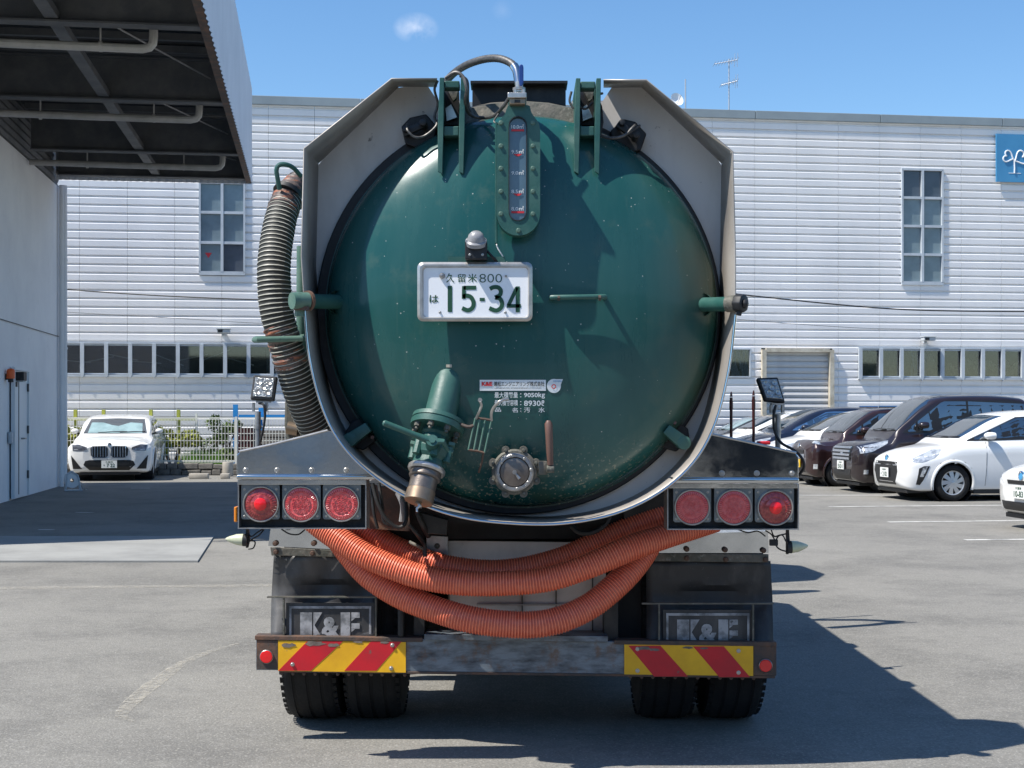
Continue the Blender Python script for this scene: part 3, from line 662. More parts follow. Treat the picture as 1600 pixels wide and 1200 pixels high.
# hose reel at the wall corner
p = gp(112, 767); e = empty('hose_reel', p, 'small grey hose reel on a stand beside the downpipe', 'hose reel', rz=R(25)); e.scale = (.75, .75, .75)
g = G(); g.tube([Vector((-.16, -.1, 0)), Vector((-.12, -.1, .42)), Vector((.0, -.1, .5)), Vector((.14, -.1, .4)), Vector((.22, -.1, 0))], .018, 8); g.tube([Vector((-.16, .1, 0)), Vector((-.12, .1, .42)), Vector((.0, .1, .5)), Vector((.14, .1, .4)), Vector((.22, .1, 0))], .018, 8); g.box((.04, 0, .02), (.42, .24, .03)); g.build('stand', M['alu'], e)
g = G(); g.lathe([(-.09, .05), (-.09, .19), (-.075, .19), (-.07, .1), (.07, .1), (.075, .19), (.09, .19), (.09, .05)], (0, 0, .27), (0, 1, 0), 20); g.build('drum', M['wall'], e)
g = G(); pts = [Vector((.13 * math.cos(t), -.06 + .12 * (t / 30), .27 + .13 * math.sin(t))) for t in [i * .45 for i in range(64)]]; pts += [Vector((.25, .05, .2)), Vector((.3, 0, .03)), Vector((.36, -.1, .03)), Vector((.3, -.2, .025))]; g.tube(pts, .013, 6); g.build('hose', M['pipe'], e)

# ---------------------------------------------------------------- fence, low wall and what stands behind it
FY = 34.3
fe = empty('mesh_fence', (-8.5, FY, 0), 'white wire mesh fence behind the white car on the left', 'fence')
FR = Vector((-8.5, FY, 0)); fx0, fx1 = -11.5, -3.6
zt, zb = zof(655, FY), zof(722, FY)
posts = [P(x, 700, FY).x for x in (-10, 103, 226, 369, 512)]
for x in posts:
    g = G(); g.box((x, FY, (zt + .06 + .1) / 2), (.05, .05, zt + .06 - .1)); g.build('post', M['fence'], fe, root=FR, smooth=0)
g = G()
for a_, b_ in zip(posts, posts[1:]):
    a_, b_ = a_ + .04, b_ - .04; n = int((b_ - a_) / .075)
    for i in range(n + 1): x = a_ + (b_ - a_) * i / n; g.box((x, FY - .01, (zt + zb) / 2), (.011, .011, zt - zb))
    n = int((zt - zb) / .15)
    for i in range(n + 1): z = zb + (zt - zb) * i / n; g.box(((a_ + b_) / 2, FY, z), (b_ - a_, .016, .016))
    for z in (zb, zt): g.box(((a_ + b_) / 2, FY, z + .03), (b_ - a_, .02, .03))
tag(g.build('wire_mesh', M['fence'], fe, root=FR, smooth=0), kind='stuff')
lw = empty('stone_wall', (-8, FY, 0), 'low weathered stone wall under the white mesh fence', 'wall'); LR = Vector((-8, FY, 0))
g = G(); g.box(((fx0 + fx1) / 2, FY + .05, zb / 2 - .02), (fx1 - fx0, .2, zb - .08)); g.build('wall_core', M['stone'], lw, root=LR, smooth=0)
rs = random.Random(5)
for row in range(2):
    x = fx0 + row * .2; h = (zb - .03) / 2
    while x < fx1:
        wd_ = rs.uniform(.22, .5); hh = rs.uniform(-.025, .02); g = G(); g.box((x + wd_ / 2, FY - .1 + rs.uniform(-.02, .02), h * (row + .5) + hh * .5), (wd_ - .015, .14, h - .01 + hh), rot=Matrix.Rotation(rs.uniform(-.07, .07), 3, 'Y')); g.build('stone', M['stone'], lw, root=LR, smooth=0, bevel=.02); x += wd_
for px, w_ in ((311, 30), (352, 14)):
    a_, b_ = gp(px - w_ / 2, 748), gp(px + w_ / 2, 748); g = G(); g.box(((a_.x + b_.x) / 2, a_.y, .06), (b_.x - a_.x, .16, .12)); tag(g.build('wheel_stop', M['concrete'], bevel=.02), 'beige concrete wheel stop before the stone wall' if px == 311 else 'short pale concrete block beside the beige wheel stop', 'wheel stop')
tag(G().cyl((P(356, 748, 33.6).x, 33.6, 0), (P(356, 748, 33.6).x, 33.6, .34), .13, n=14).build('concrete_stub', M['concrete'], bevel=.01), 'short round concrete stub before the stone wall', 'bollard')
# lime frames behind the fence
BY = 36.0
LF = Vector((P(198, 0, BY).x, BY, 0)); e = empty('lime_frame', LF, 'lime green steel frame with short posts behind the mesh fence', 'frame')
for px in (118, 162, 236, 279):
    x = P(px, 0, BY).x; g = G(); g.box((x, BY, zof(640, BY) / 2), (.08, .08, zof(640, BY))); g.build('post', M['lime'], e, root=LF, smooth=0)
g = G(); z = zof(655, BY); xa, xb = P(102, 0, BY).x, P(306, 0, BY).x; g.box(((xa + xb) / 2, BY - .08, z), (xb - xa, .05, .06)); g.build('rail', M['lime'], e, root=LF, smooth=0)
g = G(); z = zof(690, BY); g.box(((xa + xb) / 2, BY - .08, z), (xb - xa, .04, .04)); g.build('rail', M['lime'], e, root=LF, smooth=0)
x = P(307, 0, BY).x; tag(G().box((x, BY, zof(646, BY) / 2), (.05, .05, zof(646, BY))).build('white_post', M['fence'], smooth=0), 'thin white post right of the lime green frame', 'post')
BF = Vector((P(400, 0, BY).x, BY, 0)); e = empty('blue_frame', BF, 'bright blue steel frame behind the fence beside the work lamp', 'frame')
for px, py in ((368, 632), (408, 637), (470, 637)):
    x = P(px, 0, BY).x; g = G(); g.box((x, BY, zof(py, BY) / 2), (.12, .06, zof(py, BY))); g.build('post', M['rack_blue'], e, root=BF, smooth=0)
g = G(); z = zof(650, BY); xa, xb = P(374, 0, BY).x, P(520, 0, BY).x; g.box(((xa + xb) / 2, BY - .06, z), (xb - xa, .04, .07)); g.build('rail', M['rack_blue'], e, root=BF, smooth=0)
def bush(name, cx, cy, rx, ry, z0, z1, m, n, label, seed, leaf=.05, wood=True):
    rr = random.Random(seed); g = G(); e = empty(name, (cx, cy, 0), label, 'plant'); RT = Vector((cx, cy, 0))
    cl = [(rr.uniform(-1, 1), rr.uniform(-1, 1), rr.uniform(.15, 1), rr.uniform(.25, .5)) for _ in range(9)]
    for _ in range(n):
        q = rr.choice(cl); d = Vector((rr.gauss(0, 1), rr.gauss(0, 1), rr.gauss(0, 1))).normalized() * q[3] * rr.uniform(.5, 1)
        c = Vector((cx + (q[0] * .8 + d.x) * rx, cy + (q[1] * .8 + d.y) * ry, z0 + (z1 - z0) * min(1.05, max(.02, q[2] * .8 + d.z * .4))))
        a = Vector((rr.gauss(0, 1), rr.gauss(0, 1), rr.gauss(0, 1))).normalized() * leaf; b = a.cross(Vector((rr.gauss(0, 1), rr.gauss(0, 1), rr.gauss(0, 1)))).normalized() * leaf * .5
        g.add([c - a, c + b, c + a, c - b], [(0, 1, 2, 3)])
    g.build('foliage', m, e, root=RT, smooth=0, fix=False)
    g = G()
    for q in cl[:5]: g.tube([Vector((cx, cy, 0)), Vector((cx + q[0] * rx * .4, cy + q[1] * ry * .4, z0 + (z1 - z0) * .4)), Vector((cx + q[0] * rx * .8, cy + q[1] * ry * .8, z0 + (z1 - z0) * q[2] * .8))], [.03, .02, .008], 5)
    g.build('stem', M['wood'], e, root=RT)
bush('yellow_shrub', P(112, 0, 35.2).x, 35.2, .7, .3, .3, 1.35, M['leaf_y'], 2000, 'yellow green shrub behind the fence left of the white car', 3, .065)
bush('leafy_shrub', P(270, 0, 35.3).x, 35.3, .75, .3, .3, 1.3, M['leaf_y'], 2200, 'yellow green shrub behind the fence right of the white car', 4, .065)
bush('dark_shrub', P(350, 0, 35.4).x, 35.4, .45, .3, .3, 1.5, M['leaf'], 1500, 'dark green shrub behind the fence near the blue frame', 5)
g = G(); xa, xb = P(285, 0, 35.2).x, P(350, 0, 35.2).x
for _ in range(2600):
    x, y = random.uniform(xa, xb), random.uniform(34.9, 36.6); h = random.uniform(.25, .62); d = random.uniform(-.05, .05)
    g.add([(x - .012, y, 0), (x + .012, y, 0), (x + d, y + d, h)], [(0, 1, 2)])
tag(g.build('tall_grass', M['grass'], smooth=0, fix=False), kind='stuff')
# reddish crates / machine behind fence by the blue frame
for k, (px0, px1, py0, m, lb) in enumerate(((375, 398, 668, 'dark_red', 'dark red crate behind the fence left of the work lamp pole'), (402, 450, 672, 'stone', 'grey brown stack behind the fence right of the work lamp pole'))):
    xa, xb = P(px0, 0, 35.4).x, P(px1, 0, 35.4).x; z = zof(py0, 35.4)
    e = empty('crate', ((xa + xb) / 2, 35.4, 0), lb, 'crate'); RT = Vector(e.location)
    for q in range(6): g = G(); g.box(((xa + xb) / 2, 35.4, z * (q + .5) / 6), (xb - xa, .5, z / 6 - .03)); g.build('board', M[m], e, root=RT, smooth=0)
    g = G(); g.box(((xa + xb) / 2, 35.4, z / 2), (xb - xa - .04, .44, z - .02)); g.build('core', M['black'], e, root=RT, smooth=0)

# ---------------------------------------------------------------- unseen yard behind the viewer: stand-in wall added to darken the polished steel's reflections
rb = empty('stand_in_building', (0, -19, 0), 'dark green stand-in wall for the unseen yard, added for the fender panel reflections', 'building'); RBV = Vector((0, -19, 0))
g = G(); g.box((0, -22, 2.6), (90, 6, 5.2)); g.build('wall', mat('stand_in_wall', (.06, .085, .075), .7, c2=(.10, .12, .11), scale=.4, stretch=(1, 1, .2)), rb, root=RBV, smooth=0)
for k in range(9):
    x = -18 + 4.5 * k; g = G(); g.box((x, -18.97, 1.7), (3.2, .08, 3.3)); g.build('stand_in_door', M['shutter'] if k % 3 == 0 else M['room'], rb, root=RBV, smooth=0)
e = empty('yard_shrub', (0, 0, 0), 'x', 'plant'); bpy.data.objects.remove(e)
# ---------------------------------------------------------------- the vacuum tanker
TR = Vector((.04, 8.0, 0))
tk = empty('vacuum_truck', TR, 'dark green vacuum tanker truck seen from behind, hoses slung under its tank', 'truck')
def part(g, name, m, parent=None, **k): return g.build(name, M[m] if isinstance(m, str) else [M[q] for q in m], parent or tk, root=TR, **k)
CX, CZ, CD = .0415, 1.937, 6.15
DR, DH, DN = .842, .29, 2.5
def dome_y(x, z):
    r = math.hypot(x - CX, z - CZ)
    if r >= DR: return CD
    return CD - DH * (1 - (r / DR) ** DN) ** (1 / DN)
def ondome(px, py, out=0):
    D = 6.0
    for _ in range(8): p = P(px, py, D); D = dome_y(p.x, p.z)
    return P(px, py, D - out)
# tank shell
g = G(); pr = [(0, .86), (4.3, .86), (4.38, .8), (4.45, .5), (4.47, .001)]
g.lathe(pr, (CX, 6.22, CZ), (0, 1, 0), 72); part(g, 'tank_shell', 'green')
for y in (7.2, 8.5, 9.9):
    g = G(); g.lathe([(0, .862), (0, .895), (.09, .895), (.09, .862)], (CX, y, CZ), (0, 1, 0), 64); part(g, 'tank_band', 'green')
# dished rear door
g = G(); pr = [(-DH * (1 - t ** DN) ** (1 / DN) if t < 1 else 0, DR * t) for t in [max(.0004, math.sin(i / 40 * math.pi / 2)) for i in range(41)]]
pr += [(0, .850), (.05, .850)]
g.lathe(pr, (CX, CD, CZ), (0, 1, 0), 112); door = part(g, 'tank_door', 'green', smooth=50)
g = G(); g.lathe([(.03, .82), (.006, .82), (.004, .83), (.004, .872), (.01, .877), (.05, .878)], (CX - .013, CD, CZ), (0, 1, 0), 112); part(g, 'door_seal', 'seal', door)
# shroud: outline in pixels at its open edge
SD, SB = 5.78, 6.20
outl = [(683, 123), (612, 123), (475, 232), (471, 400), (476, 480)] + [tuple(q) for q in spline([(476, 480), (484, 560), (505, 640), (536, 697), (585, 745), (650, 784), (720, 808), (800, 818), (880, 818), (960, 803), (1030, 770), (1084, 722), (1118, 660), (1139, 575), (1149, 492)], 5)][1:] + [(1149, 400), (1145, 237), (1010, 125), (943, 125)]
def rim_d(x, y): return SD + (.16 * min(1, max(0, (330 - y) / 207)) ** 1.2 if y < 330 else 0)
O3 = [P(x, y, rim_d(x, y)) for x, y in outl]; OB = [Vector((p.x, SB, p.z)) for p in O3]
for i_, q_ in ((0, (683, 135)), (1, (623, 135)), (2, (497, 255)), (-3, (1128, 255)), (-2, (1003, 136)), (-1, (943, 136))): OB[i_] = P(q_[0], q_[1], SB)
shr = part(G().grid([O3, OB]), 'shroud_rim', 'rim', smooth=30)
sm = shr.modifiers.new('thickness', 'SOLIDIFY'); sm.thickness = .006; sm.offset = 0
# back plate between the rim and the door
def rayhit(ang):
    d = Vector((math.cos(ang), 0, math.sin(ang))); best = None
    for a, b in zip(OB, OB[1:]):
        e = b - a; den = d.x * e.z - d.z * e.x
        if abs(den) < 1e-9: continue
        ax, az = a.x - CX, a.z - CZ
        t = (ax * e.z - az * e.x) / den; s_ = (ax * d.z - az * d.x) / den
        if t > 0 and -1e-6 <= s_ <= 1 + 1e-6: best = t if best is None else max(best, t)
    return best
rows = []; ang0 = math.atan2(O3[0].z - CZ, O3[0].x - CX); ang1 = math.atan2(O3[-1].z - CZ, O3[-1].x - CX)
angs = sorted({ang0 + .0005 + (2 * math.pi - (ang0 - ang1) - .001) * i / 150 for i in range(151)} | {(math.atan2(p.z - CZ, p.x - CX) - ang0) % (2 * math.pi) + ang0 for p in O3[1:-1]})
for a in angs:
    t = rayhit(a) or .9
    rows.append([Vector((CX + math.cos(a) * r, SB - .004, CZ + math.sin(a) * r)) for r in (.83, max(.86, t - .002))])
bp = part(G().grid(rows), 'shroud_plate', 'satin', smooth=0)
sm = bp.modifiers.new('thickness', 'SOLIDIFY'); sm.thickness = .005
tr = [O3[i] for i in range(4, len(O3) - 4)]
g = G(); g.tube([p + Vector((0, -.002, 0)) for p in tr], .0055, 8); part(g, 'rim_trim', 'chrome')
# inner gutter lip that follows the lower rim
g = G(); lo = [Vector((CX + (p.x - CX) * .962, 6.02, CZ + (p.z - CZ) * .962)) for p in tr[1:-1]]; lb = [Vector((p.x, 6.19, p.z)) for p in lo]
# dark top panel behind the gauge
g = G(); g.pr(738, 128, 884, 192, 6.32, 6.36); g.pr(735, 126, 887, 130, 6.26, 6.4); part(g, 'top_panel', 'black', smooth=0)
g = G()
ap = [(-100 + 4 * i) for i in range(51)]
g.grid([[P(812 + x, 485 - math.sqrt(318 ** 2 - (x * 1.0) ** 2) - h, D) for x in (-128, -90, -45, 0, 45, 90, 128)] for h, D in ((-16, 6.14), (8, 6.16), (10, 6.3))]); part(g, 'top_collar', 'grime')
# top locks and lower locks
def lock(cx, cy, ang, label=None, up=False):
    c = P(cx, cy, 6.05); a = R(ang); X = Vector((math.cos(a), 0, math.sin(a))); Z = Vector((-math.sin(a), 0, math.cos(a)))
    q = lambda x, y, z: c + X * x + Vector((0, y, 0)) + Z * z
    g = G(); poly = [(-.075, -.03), (-.06, .045), (-.01, .065), (.06, .05), (.08, -.02), (.05, -.06), (-.04, -.065)]
    g.prism([q(x, .06, z) for x, z in poly], [q(x, .135, z) for x, z in poly]); lk = part(g, 'lock_bracket', 'seal', smooth=0, bevel=.006)
    g = G()
    if up:
        g.cyl(q(-.05, .05, 0), q(-.05, -.04, .01), .014, n=10); g.cyl(q(.03, .05, 0), q(.03, -.05, .0), .016, n=10); g.box(q(-.01, 0, 0), (.11, .03, .03), rot=Matrix.Rotation(-a, 3, 'Y')); part(g, 'lock_bolt', 'black', lk, bevel=.003)
    else:
        g.prism([q(x, -.06, z) for x, z in ((-.055, -.028), (-.05, .028), (.045, .022), (.045, -.022))], [q(x, .05, z) for x, z in ((-.055, -.028), (-.05, .028), (.045, .022), (.045, -.022))]); g.cyl(q(-.05, -.062, 0), q(-.05, .05, 0), .03, n=18); part(g, 'lock_arm', 'green2', lk, bevel=.005)
        g = G(); g.cyl(q(.02, .06, -.03), q(.03, -.02, -.045), .008, n=8); part(g, 'lock_pin', 'wood', lk)
lock(564, 676, 35); lock(1052, 680, 142)
lock(652, 199, 25, up=True); lock(984, 207, -35, up=True)
# hinge arms
for (xa, xb, wa, yt, ym, yb) in ((684, 717, 8, 121, 197, 268), (897, 929, 8, 122, 197, 268)):
    g = G()
    for x in (xa, xb):
        g.pp([(x + 3, yt), (x, yt + 80), (x, yb), (x + wa * .9, yb + 4), (x + wa + 1, yt + 80), (x + wa + 2, yt)], 5.91, 5.922)
        t_, b_ = P(x + 3, yt, 5.91), P(x + 1, yb, 5.91); xo = P(x + wa - 3, yt, 5.91).x
        g.prism([Vector((t_.x, 5.923, t_.z)), Vector((t_.x, 6.34, t_.z - .02)), Vector((t_.x, 6.34, t_.z - .22)), Vector((t_.x, 6.12, b_.z + .12)), Vector((t_.x, 5.99, b_.z)), Vector((t_.x, 5.923, b_.z))],
                [Vector((t_.x + .012, 5.923, t_.z)), Vector((t_.x + .012, 6.34, t_.z - .02)), Vector((t_.x + .012, 6.34, t_.z - .22)), Vector((t_.x + .012, 6.12, b_.z + .12)), Vector((t_.x + .012, 5.99, b_.z)), Vector((t_.x + .012, 5.923, b_.z))])
    ar = part(g, 'hinge_arm', 'pale_green' if False else 'green2', smooth=0, bevel=.002)
    g = G(); g.pr(xa + wa + 2, yt + 5, xb + 1, yt + 16, 5.93, 6.0); part(g, 'hinge_crossbar', 'green2', ar, smooth=0, bevel=.004); g = G(); g.pr(xa + wa + 1, ym, xb, ym + 15, 5.928, 6.03); part(g, 'hinge_crossbar', 'green2', ar, smooth=0, bevel=.004)
    g = G(); g.pp([(xa + wa + 2, yt + 18), (xb, yt + 18), (xb, ym - 2), (xa + wa + 2, ym - 2)], 6.12, 6.2); part(g, 'hinge_block', 'black', ar, smooth=0)
    g = G(); g.pp([(xa + wa + 6, yt + 18), (xb - 1, yt + 18), (xb - 4, yt + 32), (xb - 9, yt + 36)], 6.06, 6.1); part(g, 'hinge_web', 'grime', ar, smooth=0)
    g = G(); a_, b_ = P(xa - 4, yt + 44, 6.26), P(xb + 14, yt + 44, 6.26); g.cyl(a_, b_, .025, n=12); part(g, 'hinge_pin', 'steel', ar)
    g = G(); g.pp([(xa + wa + 4, ym - 28), (xb - 12, ym - 34), (xb - 3, ym - 14), (xa + wa + 6, ym - 8)], 6.09, 6.11); part(g, 'bright_plate', 'steel_brt', ar, smooth=0)
# level gauge
cxg, rg = 810, 33
def stad(r, y0, y1, n=14, cx=cxg):
    return [(cx - r * math.cos(t), y0 - r * math.sin(t)) for t in [math.pi * i / n for i in range(n + 1)]] + [(cx + r * math.cos(t), y1 + r * math.sin(t)) for t in [math.pi * i / n for i in range(n + 1)]]
GD = 5.765
outer = stad(34, 190, 334); outer[0:15] = [(776, 208), (776, 200), (778, 192), (784, 184), (790, 177), (792, 166), (796, 164), (810, 164), (824, 164), (829, 166), (830, 176), (836, 184), (842, 192), (844, 200), (844, 208)]
inner = stad(13, 196, 331, cx=809)
g = G(); of = [P(x, y, GD) for x, y in outer]; fi = [P(x, y, GD) for x, y in inner]
def match(outp, inp, n=72):
    def samp(poly, cx, cy):
        r = []
        for i in range(n):
            a = 2 * math.pi * i / n; d = (math.cos(a), math.sin(a)); best = None
            for p, q in zip(poly, poly[1:] + poly[:1]):
                e = (q[0] - p[0], q[1] - p[1]); den = d[0] * e[1] - d[1] * e[0]
                if abs(den) < 1e-9: continue
                ax, ay = p[0] - cx, (p[1] - cy) / 3.0; ey = e[1] / 3.0; den = d[0] * ey - d[1] * e[0]
                if abs(den) < 1e-9: continue
                t = (ax * ey - ay * e[0]) / den; s_ = (ax * d[1] - ay * d[0]) / den
                if t > 0 and -1e-6 <= s_ <= 1 + 1e-6: best = t if best is None else max(best, t)
            r.append((cx + d[0] * best, cy + d[1] * best * 3.0))
        return r
    return samp(outp, 809, 264), samp(inp, 809, 264)
so, si = match(outer, inner)
def lift(poly, D): return [P(x, y, D) for x, y in poly]
back = lambda ps, D: [Vector((p.x, D, p.z)) for p in ps]
g.grid([back(lift(so, GD), 5.84), lift(so, GD), lift(si, GD), back(lift(si, GD), GD + .03)], loop=True)
gauge = part(g, 'level_gauge', 'green2', smooth=0)
g = G(); i2 = stad(22, 200, 330, cx=809); g.prism(back(lift(i2, GD), 5.842), back(lift(i2, GD), 6.06)); part(g, 'gauge_box', 'green2', gauge, smooth=0)
g = G(); g.prism(back(lift(inner, GD), GD + .014), back(lift(inner, GD), GD + .03)); part(g, 'gauge_glass', 'glass_gauge', gauge, smooth=0)
g = G(); iw = stad(14.5, 196, 331, cx=809); s1, s2 = match(iw, inner)
g.grid([back(lift(s1, GD), GD + .001), back(lift(s1, GD), GD - .004), back(lift(s2, GD), GD - .004), back(lift(s2, GD), GD + .014)], loop=True); part(g, 'gauge_gasket', 'seal', gauge, smooth=0)
g = G(); m3 = G()
for y, t, red in ((199, '10.0㎥', 1), (238, '9.5㎥', 2), (271, '9.0㎥', 0), (300, '8.5㎥', 2), (327, '8.0㎥', 1)):
    text_px(g, t, 799, y - 5, 818.5, y + 2, GD + .012, thick=.012)
    m3 = G()
    if red == 1: m3.pr(799, y + 3, 819, y + 6, GD + .0105, GD + .012)
    if red == 2: m3.pp([(802, y + 2.5), (807, y + 6), (811, y + 6), (816, y + 2.5)], GD + .0105, GD + .012)
    if m3.v: part(m3, 'level_mark', 'mark_red', gauge, smooth=0)
part(g, 'gauge_lettering', 'white_print', gauge, smooth=0, fix=False)
# bolt shared mesh
def bolt_mesh(name, r, h, m, n=6):
    g = G(); g.lathe([(0, r * 1.35), (-.15 * h, r * 1.35), (-.15 * h, r), (-h * .85, r), (-h, r * .8), (-h, .0005)], (0, 0, 0), (0, 1, 0), n * 2 if n == 6 else n, close=False)
    o = g.build(name, M[m]); me = o.data; bpy.data.objects.remove(o); return me
BM = {'green': bolt_mesh('bolt', .0085, .008, 'pale_green'), 'steel': bolt_mesh('bolt', .0085, .009, 'steel_brt'), 'small': bolt_mesh('bolt', .0042, .005, 'steel_brt'), 'rust': bolt_mesh('bolt', .008, .01, 'rust'), 'grime': bolt_mesh('bolt', .010, .016, 'grime')}
def bolt(px, py, D, kind='steel', parent=None, pos=None, s=1):
    o = bpy.data.objects.new('bolt', BM[kind]); col.objects.link(o); o.location = (pos if pos is not None else P(px, py, D)) - TR; o.parent = parent or tk; o.scale = (s, s, s); return o
for y in (192, 228, 263, 299, 334):
    bolt(782.5, y, GD, 'green', gauge, s=.95); bolt(832.5, y, GD, 'green', gauge, s=.9)
bolt(810, 360, GD, 'green', gauge, s=.95)
# valve block and ball valve on top of the gauge
g = G(); g.pr(793, 144, 823, 153, 5.72, 5.86); vb = part(g, 'valve_block', 'steel_brt', smooth=0, bevel=.004)
g = G(); g.pr(796, 153.5, 821, 163, 5.73, 5.84); part(g, 'valve_body', 'brass', vb, smooth=0, bevel=.004)
g = G(); g.pr(804, 156, 813, 160, 5.725, 5.73); part(g, 'valve_port', 'seal', vb, smooth=0)
g = G(); g.cyl(P(811, 144, 5.84), P(811, 128, 5.84), .016, n=14); g.cyl(P(811, 141, 5.84), P(811, 137, 5.84), .026, n=6); g.cyl(P(805, 140, 5.80), P(805, 145, 5.8), .008, n=6); g.cyl(P(818, 140, 5.80), P(818, 145, 5.8), .008, n=6); part(g, 'ball_valve', 'steel_brt', vb)
g = G(); g.pp([(811, 128), (811, 104), (813, 100), (817, 101), (818, 105), (818, 128), (816, 134), (812, 134)], 5.79, 5.80); part(g, 'valve_lever', 'blue', vb, smooth=0, bevel=.003)
hp = pspline([(811, 130, 5.86), (808, 112, 5.88), (800, 100, 5.9), (782, 92, 5.95), (760, 92, 6.02), (735, 99, 6.1), (715, 110, 6.2), (700, 124, 6.35), (692, 140, 6.6)], 8)
g = G(); hp = resample(hp, .008); g.tube(hp, [.0155 + (.0012 if i % 2 else 0) for i in range(len(hp))], 12); part(g, 'vent_hose', 'braid')
g = G(); g.tube(resample(pspline([(811, 131, 5.86), (808, 112, 5.88), (803, 103, 5.895)], 6), .01), .019, 12); part(g, 'hose_ferrule', 'chrome')
for r_, pts in ((.0075, [(696, 122, 5.9), (712, 113, 5.88), (724, 121, 5.87), (729, 140, 5.86), (727, 160, 5.9), (734, 178, 6.0), (752, 184, 6.03), (772, 181, 5.9), (785, 168, 5.8), (795, 154, 5.76)]),
                (.0055, [(684, 126, 6.0), (679, 140, 6.0), (684, 162, 6.02), (679, 182, 6.02), (682, 196, 5.98), (664, 212, 5.98), (648, 214, 5.97), (637, 204, 5.97), (636, 194, 6.0)]),
                (.007, [(719, 118, 5.98), (730, 128, 5.98), (731, 160, 6.02), (738, 180, 6.03)]),
                (.0065, [(938, 212, 6.0), (955, 216, 5.98), (975, 212, 5.97), (988, 200, 5.97), (994, 194, 6.0)]),
                (.005, [(893, 143, 6.05), (890, 158, 6.05), (896, 170, 6.05)]), (.005, [(903, 165, 6.0), (915, 170, 6.0), (927, 160, 6.0)]),
                (.005, [(1000, 196, 6.0), (985, 206, 5.97), (978, 210, 5.98)]), (.0055, [(941, 146, 6.0), (936, 147, 6.05), (931, 150, 6.1)]),
                (.004, [(786, 168, 5.84), (776, 182, 5.84), (772, 190, 5.84), (778, 194, 5.82)])):
    g = G(); g.tube(pspline(pts, 8), r_, 8); part(g, 'cable', 'braid')
g = G(); g.tube([P(930, 152, 6.1), P(937, 168, 6.05), P(939, 190, 6.0), P(935, 212, 6.0)], .012, 8); part(g, 'cable_clump', 'seal')
# conduit from gauge to plate lamp
g = G(); g.pr(773.5, 190, 777, 380, 5.80, 5.83); part(g, 'conduit', 'green2', smooth=0, bevel=.002)
g = G(); g.tube(pspline([(775, 379, 5.84), (778, 388, 5.83), (784, 398, 5.83), (787, 403, 5.84)], 5), .0028, 6); part(g, 'lamp_wire', 'white')
# number plate with frame and lamp
PD = 5.80
g = G()
def rrect(x0, y0, x1, y1, r, n=5):
    o = []
    for (cx, cy, a) in ((x1 - r, y0 + r, -90), (x1 - r, y1 - r, 0), (x0 + r, y1 - r, 90), (x0 + r, y0 + r, 180)):
        for i in range(n + 1): t = R(a + 90 * i / n); o.append((cx + r * math.cos(t), cy + r * math.sin(t)))
    return o
A, B_, Cc = rrect(652, 409.5, 832, 502, 9), rrect(656, 413, 828.5, 498.5, 7), rrect(662, 418.5, 824.5, 494.5, 6)
g.grid([back(lift(A, PD), PD + .018), lift(A, PD + .006), lift(B_, PD), lift(rrect(659, 415.5, 826.5, 496.5, 6), PD), back(lift(Cc, PD), PD + .014), back(lift(Cc, PD), PD + .018)], loop=True)
pf = part(g, 'plate_frame', 'steel_brt', smooth=25)
g = G(); g.prism(back(lift(rrect(661, 417.5, 825.5, 495.5, 6), PD), PD + .012), back(lift(rrect(661, 417.5, 825.5, 495.5, 6), PD), PD + .016)); npl = part(g, 'number_plate', 'white', smooth=0)
g = G(); g.pr(700, 401, 789, 412, PD + .03, PD + .05); g.pr(725, 412.2, 760, 490, PD + .03, PD + .09); part(g, 'plate_mount', 'green2', smooth=0)
g = G(); TD = PD + .0105
text_px(g, '久', 697, 427, 710, 441.5, TD, thick=.008); text_px(g, '留', 715, 428, 727.5, 441, TD, thick=.008); text_px(g, '米', 731, 428, 745.5, 441, TD, thick=.008)
text_px(g, '800', 749, 428, 784.5, 441.5, TD, thick=-.012); text_px(g, 'は', 671, 461, 685, 473, TD, thick=.02)
# the large digits as strokes
def stroke(pts, wpx, D=TD):
    q = [P(x, y, D) for x, y in pts]; q = resample(q, .002) if len(q) > 2 else q; rows = []
    for i, p in enumerate(q):
        d = (q[min(i + 1, len(q) - 1)] - q[max(i - 1, 0)]); d.y = 0; d.normalize(); nn = Vector((-d.z, 0, d.x)) * wpx * D / F / 2
        rows.append([p + nn, p - nn])
    g.grid(rows)
S2 = lambda pts, n=8: [tuple(q) for q in spline(pts, n)]
stroke([(703, 446.5), (703, 487.5)], 7)
stroke([(744, 449.5), (724.5, 449.5)], 6.2); stroke([(725, 447), (724.5, 467)], 6)
stroke(S2([(723, 463.5), (729, 462), (736, 464.5), (740, 473), (738, 481), (731, 484.8), (722, 481.5)]), 6.6)
stroke([(749.5, 468), (757.5, 468)], 5.2)
stroke(S2([(765.5, 451.5), (771, 448.8), (778, 449), (782.5, 454), (781, 461), (773.5, 464.8)]), 6.4)
stroke(S2([(773.5, 464.8), (781, 466.5), (784.5, 474), (782.5, 481), (775, 485.2), (764.5, 481.5)]), 6.6)
stroke([(809, 447.5), (809, 488)], 6.4); stroke([(807.5, 449.5), (794.5, 477)], 5.8); stroke([(792, 478), (814, 478)], 5.6)
part(g, 'plate_lettering', 'plate_ink', npl, smooth=0, fix=False)
g = G(); g.lathe([(0, .012), (-.008, .012), (-.014, .008), (-.016, .0005)], P(691, 431, PD + .012), (0, 1, 0), 14); part(g, 'plate_seal', 'steel', npl)
for x in (687.5, 789.5): bolt(x, 488, PD + .012, 'small', npl)
g = G(); g.cyl(P(790.5, 431.5, PD + .012), P(790.5, 431.5, PD + .006), .005, n=8); part(g, 'plate_rivet', 'steel', npl)
g = G(); g.pr(726.5, 376, 761, 405, PD - .035, PD + .04); pl = part(g, 'plate_lamp', 'seal', smooth=0, bevel=.004)
